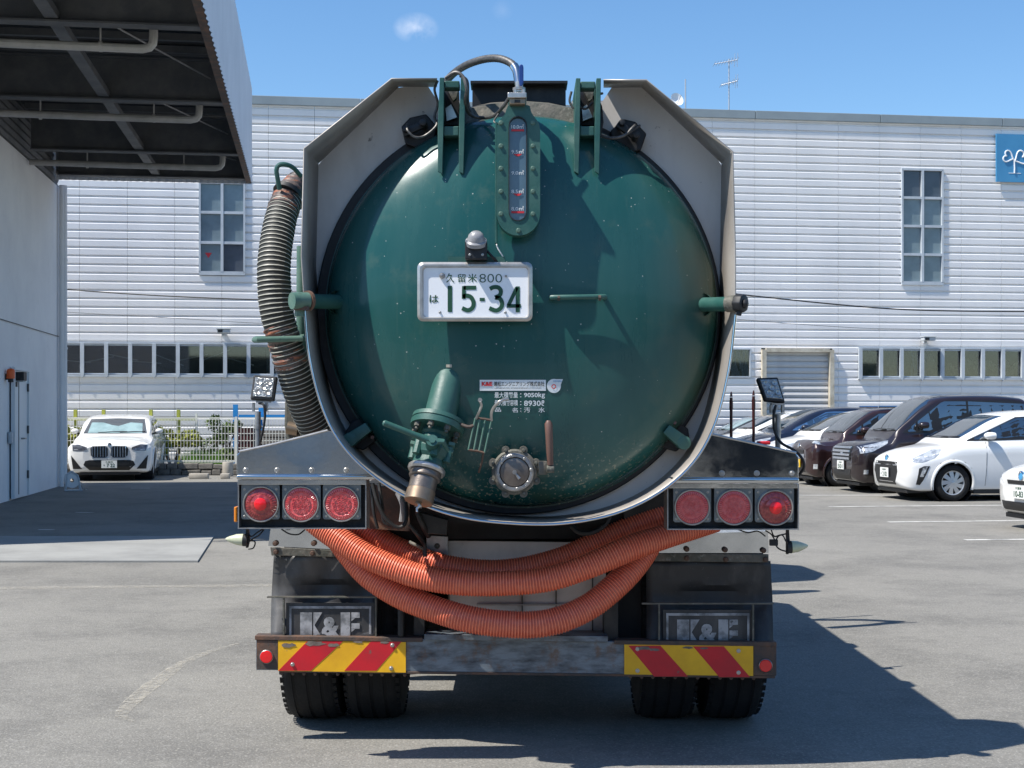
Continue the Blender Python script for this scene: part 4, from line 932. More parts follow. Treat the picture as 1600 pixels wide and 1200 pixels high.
g = G(); o_ = P(744, 378, PD - .02); ax = Vector((0, -.55, .83)).normalized()
g.lathe([(-.01, .044), (.006, .044), (.012, .036), (.03, .031), (.042, .02), (.047, .001)], o_, ax, 22); g.cyl(P(729, 378, PD - .02), P(729, 377, PD - .04), .006, n=6); g.cyl(P(758, 378, PD - .02), P(758, 377, PD - .04), .006, n=6); part(g, 'lamp_cover', 'lamp_white', pl)
g = G(); g.tube(pspline([(761, 392, PD), (770, 402, PD), (776, 409, PD + .02)], 4), .006, 6); part(g, 'lamp_wire', 'seal', pl)
for x in (734, 754): bolt(x, 398, PD - .035, 'small', pl)
# door handle bar
g = G(); a_, b_ = ondome(862, 466), ondome(944, 465); o = Vector((0, -.045, 0))
g.tube([a_, a_ + o * .9, a_ + o + Vector((.012, 0, 0)), b_ + o - Vector((.012, 0, 0)), b_ + o * .9, b_], .0105, 10); part(g, 'grab_handle', 'green2', door)
for px in (873, 937):
    g = G(); c_ = P(px, 465.5, a_.y - .045); g.cyl(c_ - Vector((.005, 0, 0)), c_ + Vector((.005, 0, 0)), .0115, n=10); part(g, 'handle_band', 'rust', door)
# side pins
def sidepin(pts, rr, name='side_pin'):
    g = G(); g.cyl(pts[0], pts[1], rr, n=18); return part(g, name, 'green2')
pa, pb = ondome(528, 472, -.01), P(490, 470, 5.80); lp = sidepin((P(531, 472, 6.02), P(462, 470, 5.74)), .031)
g = G(); g.lathe([(0, .05), (-.02, .05), (-.03, .036)], P(529, 472, 6.0), (.4, -1, 0), 20); part(g, 'pin_boss', 'green2', lp)
g = G(); g.cyl(P(481, 470, 5.72), P(456, 470, 5.68), .034, n=18); g.cyl(P(468, 482, 5.72), P(468, 494, 5.72), .02, n=10); part(g, 'pin_collar', 'pale_green', lp)
g = G(); g.cyl(P(483, 470, 5.73), P(479, 470, 5.72), .041, n=18); g.box(P(472, 482, 5.70), (.06, .03, .014)); part(g, 'pin_joint', 'rust', lp)
rp = sidepin((P(1095, 476, 6.02), P(1146, 475, 5.76)), .030)
g = G(); g.lathe([(0, .05), (-.02, .05), (-.03, .034)], P(1095, 476, 6.0), (-.4, -1, 0), 20); part(g, 'pin_boss', 'green2', rp)
g = G(); g.cyl(P(1137, 475, 5.77), P(1152, 474, 5.74), .034, n=18); part(g, 'pin_collar', 'grime', rp)
g = G(); g.cyl(P(1150, 474, 5.745), P(1163, 474, 5.72), .038, n=8); g.cyl(P(1156, 484, 5.73), P(1154, 493, 5.73), .012, n=8); g.cyl(P(1160, 474, 5.72), P(1167, 475, 5.72), .02, n=8); part(g, 'pin_cap', 'seal', rp, bevel=.004)
# green pipe down the left side
g = G(); g.tube([P(473, 385, 6.6), P(472, 520, 6.6), P(478, 620, 6.7)], .028, 14); part(g, 'side_pipe', 'pale_green')
# discharge valve hanging at the lower left
A0, A1 = P(703, 588, 5.93), P(654, 784, 5.72); AX = (A1 - A0).normalized(); AL = (A1 - A0).length
def at_(t): return A0 + AX * AL * t
side = AX.cross(Vector((0, 1, 0))).normalized(); fr = side.cross(AX).normalized()
if fr.y > 0: fr = -fr
g = G(); g.lathe([(-.04, .015), (-.034, .04), (-.02, .055), (.004, .0635), (.02, .065), (.195, .065)], A0, AX, 28); dv = part(g, 'discharge_pipe', 'green2'); B0 = A0
g = G(); g.lathe([(0.1996, .056), (0.1996, .110), (0.2175, .112), (0.2196, .108), (0.2228, .108), (0.2237, .112), (0.2469, .110), (0.2469, .056)], B0, AX, 36); part(g, 'pipe_flange', 'green2', dv)
for k in range(8):
    t = 2 * math.pi * (k + .35) / 8; c_ = B0 + AX * 0.2469 + (side * math.cos(t) + fr * math.sin(t)) * .090
    g = G(); g.cyl(c_, c_ + AX * .018, .013, n=6); g.cyl(c_ - AX * .05, c_ + AX * .03, .007, n=8); part(g, 'flange_bolt', 'grime', dv)
g = G(); g.lathe([(0.2469, .056), (0.2656, .060), (0.2767, .052), (0.2955, .056), (0.3141, .073), (0.3402, .078), (0.3664, .073), (0.3813, .061), (0.4000, .065), (0.4111, .065), (0.4111, .05)], B0, AX, 12); vbd = part(g, 'gate_valve', 'green2', smooth=20)
g = G()
for k in range(6):
    t = 2 * math.pi * k / 6 + .3; c_ = B0 + AX * 0.3180 + (side * math.cos(t) + fr * math.sin(t)) * .074
    g.cyl(c_, c_ + AX * .065, .017, n=8)
part(g, 'valve_rib', 'green2', vbd)
for t_ in (0.3029, .335):
    for sgn in (1, -1): g = G(); c_ = B0 + AX * t_ + side * .075 * sgn + fr * .02; g.cyl(c_ - side * .012 * sgn, c_ + side * .014 * sgn, .014, n=6); part(g, 'valve_bolt', 'pale_green', vbd)
c_ = B0 + AX * 0.3416 + fr * .07
g = G(); g.cyl(c_, c_ + fr * .06, .026, .024, n=18); g.cyl(c_ + fr * .06, c_ + fr * .066, .014, n=6); part(g, 'valve_hub', 'green2', vbd)
h0 = c_ + fr * .045; h1 = P(598, 660, h0.y - .03)
g = G(); ld = (h1 - h0); g.tube([h0, h0 + ld * .35, h0 + ld * .75, h0 + ld * .97, h1], [.017, .012, .0125, .0125, .007], 12); part(g, 'valve_handle', 'green2', vbd)
g = G(); g.tube([h0, P(692, 690, h0.y), P(700, 704, h0.y + .03)], [.018, .012, .008], 10); part(g, 'valve_stop', 'green2', vbd)
g = G(); g.lathe([(0.4111, .05), (0.4111, .071), (0.4172, .077), (0.4284, .078), (0.4362, .073), (0.4362, .05)], B0, AX, 30); part(g, 'coupling_ring', 'steel_brt', dv)
g = G(); g.lathe([(0.4352, .058), (0.4379, .064), (0.4575, .066), (0.4631, .063), (0.4650, .056), (0.5230, .055)], B0, AX, 30); part(g, 'coupling', 'dark_bronze', dv, smooth=30)
g = G(); g.lathe([(0.5144, .05), (0.5149, .057), (0.5168, .0585), (0.5637, .0585), (0.5656, .056), (0.5660, .012), (0.5730, .012), (0.5730, .0005)], B0, AX, 30); part(g, 'coupling_cap', 'brass', dv, smooth=30)
g = G(); g.tube([B0 + AX * 0.5675, B0 + AX * 0.5798 + side * .01, B0 + AX * 0.5933, B0 + AX * 0.6069 + side * .004], [.006, .009, .005, .004], 8); part(g, 'cap_ring', 'steel_brt', dv)
# bar rack with hooks beside the valve
g = G(); RD = 5.78
tops = [(743, 653), (750, 654), (758.5, 655), (768, 657)]; bots = [(732, 703), (740.5, 704), (748.5, 705), (757, 708)]
for a_, b_ in zip(tops, bots): g.tube([P(*a_, RD), P(*b_, RD - .005)], .0042, 8)
rk = part(g, 'drain_rack', 'pale_green')
g = G(); g.tube([P(*q, RD) for q in tops], .005, 8); part(g, 'rack_frame', 'rust', rk); g = G(); g.tube([P(*q, RD - .005) for q in bots], .0048, 8); part(g, 'rack_frame', 'rust', rk); g = G(); g.tube([P(755, 708, RD), P(753, 722, RD + .02), P(748, 738, RD + .05)], .0045, 8); part(g, 'rack_tail', 'rust', rk)
g = G(); g.tube(pspline([(740, 665, RD), (732, 667, RD), (722, 664, RD + .01), (712, 661, RD + .02)], 5), .007, 8); part(g, 'rack_arm', 'rust', rk)
g = G(); g.tube(pspline([(768, 657, RD), (768, 645, RD - .02), (772, 636, RD - .03), (780, 628, RD - .04), (788, 624, RD - .03), (794, 624, RD - .02)], 6), .0058, 8); g.tube(pspline([(744, 654, RD), (749, 643, RD - .03), (752, 634, RD - .04), (750, 627, RD - .05)], 6), .0055, 8); g.cyl(P(750, 625, RD - .052), P(750, 625, RD - .045), .009, n=10); part(g, 'rack_hook', 'steel_brt', rk)
# round sight valve with upright grip
vc = P(804, 737, 5.86); vy = Vector((0, 1, 0))
g = G(); g.lathe([(.16, .085), (.0, .088), (-.01, .094), (-.022, .094), (-.03, .086), (-.03, .078)], vc, vy, 40); rv = part(g, 'round_valve', 'grime')
g = G(); g.lathe([(-.03, .079), (-.05, .078), (-.056, .072), (-.056, .063), (-.046, .061)], vc, vy, 40); part(g, 'valve_bezel', 'steel', rv)
g = G(); g.lathe([(-.046, .062), (-.052, .058), (-.056, .045), (-.057, .0005)], vc, vy, 36); part(g, 'valve_cover', 'dark_bronze', rv)
for k in range(8):
    t = 2 * math.pi * (k + .5) / 8; c_ = vc + Vector((math.cos(t) * .096, -.012, math.sin(t) * .096))
    g = G(); g.cyl(c_ + vy * .05, c_ - vy * .012, .017, n=12); part(g, 'valve_lug', 'grime', rv); bolt(0, 0, 0, 'grime', rv, pos=c_ - vy * .012, s=.7)
for k in range(8):
    t = 2 * math.pi * (k + .2) / 8; bolt(0, 0, 0, 'small', rv, pos=vc + Vector((math.cos(t) * .068, -.056, math.sin(t) * .068)), s=1.3)
g = G(); g.cyl(vc - vy * .056, vc - vy * .068, .009, n=12); g.tube([vc - vy * .062, vc - vy * .064 + Vector((.02, 0, -.026))], [.004, .007], 6); part(g, 'valve_knob', 'steel', rv)
g = G(); g.cyl(P(835, 730, 5.86), P(862, 731, 5.84), .02, n=12); g.box(P(848, 731, 5.84), (.035, .05, .055)); g.cyl(P(860, 738, 5.80), P(860, 722, 5.80), .014, n=10); g.cyl(P(854, 733, 5.79), P(866, 733, 5.79), .016, n=10); part(g, 'handle_joint', 'grime', rv, bevel=.003)
g = G(); g.tube([P(860, 726, 5.79), P(859, 705, 5.78), P(858, 680, 5.78), P(857, 662, 5.78), P(857, 657, 5.78)], [.012, .0145, .0155, .016, .008], 12); part(g, 'grip', 'wood', rv)
# maker's label and lettering on the door
def conform_quad(name, x0, y0, x1, y1, m, eps, parent=door, n=10):
    rows = [[ondome(x0 + (x1 - x0) * i / n, y0 + (y1 - y0) * j / 2, eps) for i in range(n + 1)] for j in range(3)]
    return part(G().grid(rows), name, m, parent, smooth=0)
lab = conform_quad('maker_label', 749.5, 593.5, 853, 610.5, 'white_print', .002)
g = G(); surf = dome_y
def dtext(g, txt, x0, y0, x1, y1, eps=.004, **k): text_px(g, txt, x0, y0, x1, y1, 5.93, surf=surf, eps=eps, **k)
dtext(g, 'K&E', 753, 597, 769.5, 603.5, thick=.05); part(g, 'red_logo', 'mark_red', lab, smooth=0, fix=False)
g = G(); dtext(g, '兼松エンジニアリング株式会社', 772, 596.5, 850, 604, thick=.012); dtext(g, 'KANEMATSU ENGINEERING CO., LTD.', 773, 606, 845, 608, thick=.0); part(g, 'label_lettering', 'black_print', lab, smooth=0, fix=False)
g = G()
dtext(g, '最大積載量', 773, 613, 809, 622, thick=.008); dtext(g, '：', 812.5, 615, 814.5, 621); dtext(g, '9050㎏', 818.5, 613.5, 851, 623, thick=.02)
dtext(g, '最大積載容積', 773, 625, 809, 634, thick=.008); dtext(g, '：', 812.5, 627, 814.5, 633); dtext(g, '8930ℓ', 818.5, 625.5, 850, 634.5, thick=.02)
dtext(g, '品', 773.5, 637, 783, 643.5, thick=.012); dtext(g, '名', 800, 637, 809, 644.5, thick=.012); dtext(g, '：', 812.5, 638, 814.5, 643); dtext(g, '汚', 818.5, 636.5, 828, 644.5, thick=.012); dtext(g, '水', 841, 636.5, 851, 644.5, thick=.012)
part(g, 'door_lettering', 'white_print', door, smooth=0, fix=False)
g = G(); c_ = ondome(865.5, 603, .0)
ring = [ondome(865.5 + 11 * math.cos(t), 603 + 11 * math.sin(t), .002) for t in [2 * math.pi * i / 28 for i in range(28)]]; g.add(ring, [tuple(range(28))]); g.add([ondome(864, 592.5, .0025), ondome(879.5, 592.5, .0025), ondome(876, 602, .0025), ondome(866, 600, .0025)], [(0, 1, 2, 3)]); st = part(g, 'round_sticker', 'white_print', door, smooth=0)
g = G(); r1 = [[ondome(865.3 + r * math.cos(t), 604 + r * math.sin(t), .0035) for t in [2 * math.pi * i / 24 for i in range(24)]] for r in (2.4, 3.6)]; g.grid(r1, loop=True); part(g, 'sticker_ring', 'mark_red', st, smooth=0)
g = G(); dtext(g, 'MEMBER', 864, 595, 877, 597.5, .004); part(g, 'sticker_lettering', 'sign_blue', st, smooth=0, fix=False)
conform_quad('small_tag', 697, 569.5, 706, 574, 'cream', .002, n=3)
# ---- tail lamp housings
for side_ in (-1, 1):
    if side_ < 0:
        poly = [(369.5, 742), (369.5, 711), (374, 706), (430, 694), (512, 673), (522, 675), (540, 695), (562, 718), (588, 742)]; lip = (369, 741.5, 588, 749.5); strip = (371, 750, 572, 757.5); box = (371.5, 749, 572.5, 826.5); pls = ((377, 437), (441, 501), (504.5, 564)); py0, py1 = 756.5, 811.5; ctr = ((408.5, 787.5), (471, 787.5), (534, 787)); big = 0; bx_ = [384, 433, 487, 541]
    else:
        poly = [(1050, 752), (1082, 722), (1106, 684), (1112, 679), (1190, 696), (1244, 708), (1248, 714), (1248, 752)]; lip = (1050, 746.5, 1249, 755.5); strip = (1044, 756, 1247, 763); box = (1042.5, 754, 1248.5, 828); pls = ((1052, 1111), (1116, 1176), (1179.5, 1240.5)); py0, py1 = 761, 816; ctr = ((1081, 792.5), (1146, 792.5), (1210.5, 793)); big = 2; bx_ = [1073, 1128, 1182.5, 1237]
    LD = 5.90
    g = G(); g.pp(poly, LD, LD + .14); fw = part(g, 'fender_panel', 'chrome', smooth=0, bevel=.004)
    g = G(); e_ = poly[2:5] if side_ < 0 else poly[3:6]
    g.tube([P(x, y - .5, LD + .002) for x, y in e_], .0055, 8); part(g, 'edge_bead', 'steel_brt', fw)
    for x in bx_: bolt(x, lip[1] - 7, LD, 'steel', fw, s=1.1)
    g = G(); g.pr(*lip, LD - .025, LD + .13); part(g, 'chrome_lip', 'chrome', fw, smooth=30, bevel=.008, seg=3)
    lb_ = G(); x0, y0, x1, y1 = box; th = 1.8
    lb_.pr(x0, y0 + 2, x0 + th, y1 - th, LD, LD + .13); lb_.pr(x1 - th, y0 + 2, x1, y1 - th, LD, LD + .13); lb_.pr(x0, y1 - th, x1, y1, LD, LD + .13); shell = part(lb_, 'lamp_housing', 'steel', smooth=0)
    g = G(); g.pr(x0 + th + .2, y0 + 2, x1 - th - .2, y1 - th - .2, LD + .05, LD + .12); part(g, 'housing_back', 'seal', shell, smooth=0)
    g = G(); g.pr(*strip, LD - .002, LD + .04); part(g, 'chrome_strip', 'chrome', shell, smooth=0, bevel=.002)
    for i, ((xa, xb), (cx, cy)) in enumerate(zip(pls, ctr)):
        ld = LD + .012
        g = G(); g.prism(lift(rrect(xa, py0, xb, py1, 4), ld), back(lift(rrect(xa, py0, xb, py1, 4), ld), ld + .03)); lm = part(g, 'tail_lamp', 'lamp_plate', smooth=0)
        for bxx in (xa + 5, xb - 5):
            for byy in (py0 + 8, py1 - 5): bolt(bxx, byy, ld, 'small', lm)
        c_ = P(cx, cy, ld); r = 28.5 * ld / F
        g = G(); g.lathe([(0, r), (-.012, r), (-.018, r * .97), (-.018, r * .93), (-.012, r * .915), (-.012, r * .90)], c_, vy, 40); part(g, 'lamp_ring', 'steel_brt', lm)
        if i == big:
            g = G(); g.lathe([(-.010, r * .91), (-.016, r * .8), (-.022, r * .58), (-.0215, r * .54), (-.023, r * .5), (-.026, r * .34)], c_, vy, 40); part(g, 'lens', 'red_dark', lm)
            g = G(); g.lathe([(-.026, r * .35), (-.030, r * .33), (-.032, r * .28), (-.034, .0005)], c_, vy, 28); part(g, 'reflector', 'red_core', lm)
            g = G()
            for k in range(36):
                t = 2 * math.pi * k / 36; d = Vector((math.cos(t), 0, math.sin(t))); g.tube([c_ + d * r * .6 - vy * .0215, c_ + d * r * .86 - vy * .0135], .0016, 5)
            part(g, 'lens_ribs', 'red_dark', lm)
        else:
            g = G(); g.lathe([(-.010, r * .91), (-.015, r * .86), (-.0165, r * .78), (-.0165, r * .66), (-.0145, r * .63), (-.0145, .0005)], c_, vy, 40); part(g, 'lens', 'red_lens', lm)
            g = G(); pos = [(0, 0)] + [(r * .21 * math.cos(t), r * .21 * math.sin(t)) for t in [math.pi / 3 * k for k in range(6)]] + [(r * .43 * math.cos(t), r * .43 * math.sin(t)) for t in [math.pi / 6 * k for k in range(12)]]
            for (dx, dz) in pos: g.lathe([(-.0145, r * .088), (-.0185, r * .082), (-.0185, r * .06), (-.016, r * .045), (-.016, .0004)], c_ + Vector((dx, 0, dz)), vy, 12)
            tag(part(g, 'led_cluster', 'red_lens', lm), kind='stuff')
            g = G()
            for k in range(44):
                t = 2 * math.pi * k / 44; d = Vector((math.cos(t), 0, math.sin(t))); g.tube([c_ + d * r * .68 - vy * .0170, c_ + d * r * .84 - vy * .0158], .0012, 4)
            part(g, 'lens_ribs', 'red_dark', lm)
g = G(); g.pr(365.5, 792, 370, 816, 5.98, 6.04); part(g, 'side_marker', 'amber', smooth=0, bevel=.004)
# drooping wires under the lamp boxes
for pts in ([(440, 827, 6.3), (452, 834, 6.28), (466, 835, 6.28), (476, 828, 6.3)], [(384, 826, 6.3), (392, 838, 6.26), (402, 832, 6.27), (412, 826, 6.3)], [(385, 850, 6.3), (395, 842, 6.28), (405, 836, 6.28), (412, 828, 6.3)], [(384, 845, 6.3), (398, 846, 6.3), (396, 856, 6.3), (388, 858, 6.3)],
            [(1205, 828, 6.3), (1210, 838, 6.27), (1222, 836, 6.27), (1228, 846, 6.27)], [(1196, 829, 6.28), (1205, 835, 6.28), (1212, 846, 6.27)], [(1228, 834, 6.3), (1216, 838, 6.28), (1212, 850, 6.28), (1218, 858, 6.28), (1230, 862, 6.3)],
            [(1150, 826, 6.27), (1168, 832, 6.26), (1184, 830, 6.26), (1196, 838, 6.26)]):
    pts = [(a, b, c - .27) for a, b, c in pts]; g = G(); g.tube(pspline(pts, 6), .0032, 6); part(g, 'loose_wire', 'seal')
for (bx0, tip, yy, by0, by1) in ((386, 352, 844, 826, 856), (1231, 1263, 855, 828, 866)):
    g = G(); s_ = 1 if tip > bx0 else -1; g.pp([(bx0 - 2, by0), (bx0 + 2, by0), (bx0 + 4, yy), (bx0 + 1, by1), (bx0 - 2, by1)], 6.0, 6.02); sml = part(g, 'side_lamp_bracket', 'black', smooth=0)
    g = G(); a_, b_ = P(bx0 - 1 * s_, yy, 5.99), P(tip, yy - 2, 5.99); d = (b_ - a_); L_ = d.length; g.lathe([(0, .016), (0, .026), (L_ * .2, .027)], a_, d, 20); part(g, 'lamp_base', 'seal', sml)
    g = G(); g.lathe([(L_ * .2, .026), (L_ * .5, .023), (L_ * .8, .013), (L_ * .95, .006), (L_, .0005)], a_, d, 20); part(g, 'bullet_lens', 'bullet', sml)
g = G(); g.pr(1203, 843, 1216, 853, 6.0, 6.02); part(g, 'connector', 'seal', smooth=0, bevel=.003)
# ---- rear bumper
BD = 6.46
def quadpx(x0, y0, x1, y1, sl=.0125, xr=400): return [(x0, y0 + sl * (x0 - xr)), (x0, y1 + sl * (x0 - xr)), (x1, y1 + sl * (x1 - xr)), (x1, y0 + sl * (x1 - xr))]
g = G(); g.pp(quadpx(400, 995, 1213, 1047), BD, BD + .06); bmp = part(g, 'rear_bumper', 'galv', smooth=0, bevel=.004)
g = G(); g.pp(quadpx(398, 993.5, 660, 1000), BD - .012, BD + .07); g.pp(quadpx(960, 993.5, 1213.5, 1000), BD - .012, BD + .07); g.pp(quadpx(436, 1046, 1211, 1050), BD - .006, BD + .07); part(g, 'bumper_flange', 'rust', bmp, smooth=0, bevel=.002)
g = G(); g.pp(quadpx(401, 1000.5, 434, 1045.5), BD - .008, BD - .001); part(g, 'end_plate', 'rust', bmp, smooth=0); g = G(); g.pp(quadpx(1178, 997, 1213, 1045.5), BD - .008, BD - .001); part(g, 'end_plate', 'rust', bmp, smooth=0)
for (x0, x1, dirn) in ((434.5, 634, 1), (975.5, 1177, -1)):
    D0 = BD - .009
    y0 = lambda x: 1000.5 + .0125 * (x - 400) + (-1.5 if dirn < 0 else 0); h = 47.5
    g = G(); g.pp([(x0, y0(x0)), (x0, y0(x0) + h), (x1, y0(x1) + h), (x1, y0(x1))], D0, D0 + .006); board = part(g, 'marker_board', 'yellow', bmp, smooth=0)
    sw, gap, sl = 50, 50, 46     # red slanted bars
    starts = (-10 + 50 - 38, 96) if dirn > 0 else (55, 156)
    bars = [((484 - 434.5 + 0), 436 - 434.5 + 2), ] 
    if dirn > 0: br = [((480, 1002), (536, 1002), (486, 1048), (434.8, 1048)), ((580, 1002), (628, 1002), (588, 1048), (538, 1048))]
    else: br = [((982, 1009), (1032, 1009), (1075, 1057), (1022, 1057)), ((1083, 1010), (1131, 1010), (1172, 1058), (1124, 1058))]
    for q in br:
        g = G(); g.pp([q[0], q[3], q[2], q[1]], D0 - .0015, D0 - .0002); part(g, 'red_stripe', 'red', bmp, smooth=0)
    g = G(); rs = random.Random(11 + dirn)
    spots_ = ((450, 1008, 15), (492, 1006, 18), (520, 1008, 12), (560, 1003, 9), (600, 1004, 8)) if dirn > 0 else ((1005, 1013, 12), (1022, 1015, 10), (1075, 1012, 9), (1100, 1013, 8))
    for (cx, cy, rr_) in spots_:
        n_ = 14; ring = [P(cx + rr_ * (.6 + .5 * rs.random()) * math.cos(t), cy + rr_ * .28 * (.5 + .6 * rs.random()) * math.sin(t), D0 - .0025) for t in [2 * math.pi * i / n_ for i in range(n_)]]
        g.add(ring, [tuple(range(n_))])
    tag(part(g, 'scuff', 'scuff', bmp, smooth=0, fix=False), kind='stuff')
    for (bx1, by1) in (((613, 1008), (457, 1038), (611, 1044)) if dirn > 0 else ((996, 1014), (996, 1048), (1154, 1017), (1154, 1051))): bolt(bx1, by1, D0 - .001, 'steel', bmp, s=.85)
for (cx, cy) in ((416.5, 1026), (1196, 1040)):
    g = G(); c_ = P(cx, cy, BD - .009); g.lathe([(0, .031), (-.006, .031), (-.008, .029)], c_, vy, 28); rr_ = part(g, 'round_reflector', 'steel', bmp)
    g = G(); g.lathe([(-.007, .0285), (-.011, .026), (-.012, .0005)], c_, vy, 28); part(g, 'reflector_face', 'red_core', rr_)
for x in [440 + 17.5 * k for k in range(12)] + [985 + 17.5 * k for k in range(12)]: 
    o = bolt(x, 1051.5 + .0125 * (x - 400) - (1.5 if x > 900 else 0), BD + .01, 'rust', bmp, s=.8)
# centre panel and frame
g = G(); g.pp([(700, 845), (700, 995), (950, 998), (945, 848)], 6.62, 6.66); cpn = part(g, 'rear_panel', 'panel', smooth=0)
g = G(); g.pp([(666, 836), (700, 838), (700, 885), (666, 885)], 6.55, 6.6); part(g, 'panel_bracket', 'steel', cpn, smooth=0, bevel=.003); bolt(683, 853, 6.55, 'grime', cpn)
g = G(); g.pr(745, 944, 945, 946, 6.6, 6.62); part(g, 'panel_seam', 'steel_brt', cpn, smooth=0)
for x in (700, 815, 868, 925): 
    g = G(); g.pr(x, 890, x + 2, 990, 6.605, 6.62); part(g, 'panel_rib', 'grime', cpn, smooth=0)
g = G(); g.pp([(663, 991), (950, 994), (950, 1003), (663, 1000)], 6.43, 6.6); part(g, 'sill_plate', 'galv', smooth=0, bevel=.002)
g = G(); g.pr(943, 915, 966, 1001, 6.5, 6.58); part(g, 'upright', 'black', smooth=0, bevel=.004); g = G(); g.pr(646, 940, 664, 994, 6.5, 6.58); part(g, 'upright', 'black', smooth=0, bevel=.004)
g = G(); g.pr(621, 930, 631, 996, 6.45, 6.5); part(g, 'upright_pipe', 'black', smooth=0, bevel=.01)
g = G(); g.pr(575, 815, 1045, 842, 6.58, 9.5); g.pr(610, 842, 662, 1000, 6.7, 11.5); g.pr(955, 842, 1008, 1000, 6.7, 11.5); g.pr(560, 760, 1070, 818, 6.5, 10.4); part(g, 'chassis_rail', 'chassis', smooth=0)
g = G(); g.box((CX, 7.2, .7), (1.3, .02, .66)); g.box((CX, 7.9, .55), (2.0, .02, .5)); part(g, 'dark_backing_panel', 'chassis', smooth=0)  # added black sheets that keep the space under the truck dark
g = G(); g.cyl((-.9, 7.08, .49), (.98, 7.08, .49), .11, n=16); g.lathe([(-.25, .12), (-.15, .25), (0, .28), (.15, .25), (.25, .12)], (CX, 7.08, .5), vy, 20); part(g, 'axle', 'chassis')
# dark clutter between tank and lamp boxes
g = G(); g.pp([(575, 755), (640, 772), (640, 830), (575, 826)], 6.42, 6.46); part(g, 'red_brown_plate', 'rust', smooth=0)
for pts, r_, m in (([(582, 756, 6.3), (590, 785, 6.28), (604, 812, 6.27), (622, 824, 6.27), (634, 815, 6.28), (634, 785, 6.32)], .009, 'seal'), ([(592, 756, 6.33), (597, 790, 6.3), (600, 815, 6.3), (612, 822, 6.3)], .008, 'seal'), ([(580, 760, 6.36), (584, 800, 6.34), (590, 826, 6.34)], .007, 'seal'),
                   ([(622, 770, 6.36), (630, 790, 6.34), (628, 815, 6.34)], .014, 'lamp_white'), ([(893, 822, 6.3), (905, 832, 6.28), (925, 832, 6.28), (945, 820, 6.3), (955, 800, 6.32)], .011, 'black'), ([(652, 800, 6.3), (660, 820, 6.3), (670, 838, 6.35)], .012, 'black'), ([(640, 820, 6.3), (652, 835, 6.3), (662, 850, 6.35), (664, 870, 6.35)], .01, 'black')):
    g = G(); g.tube(pspline(pts, 7), r_, 10); part(g, 'brake_hose', m)
g = G(); g.tube(pspline([(640, 847, 6.36), (652, 853, 6.34), (664, 860, 6.36)], 4), .008, 10); part(g, 'air_fitting', 'grime')
g = G(); g.cyl(P(649, 787, 6.3), P(660, 790, 6.3), .014, n=10); part(g, 'white_fitting', 'lamp_white')
g = G(); g.pp([(655, 800), (700, 812), (698, 836), (664, 834)], 6.32, 6.4); part(g, 'tank_saddle', 'black', smooth=0, bevel=.004)
g = G(); g.pp([(975, 800), (1040, 768), (1040, 836), (975, 836)], 6.45, 6.5); part(g, 'tank_saddle', 'black', smooth=0, bevel=.004)
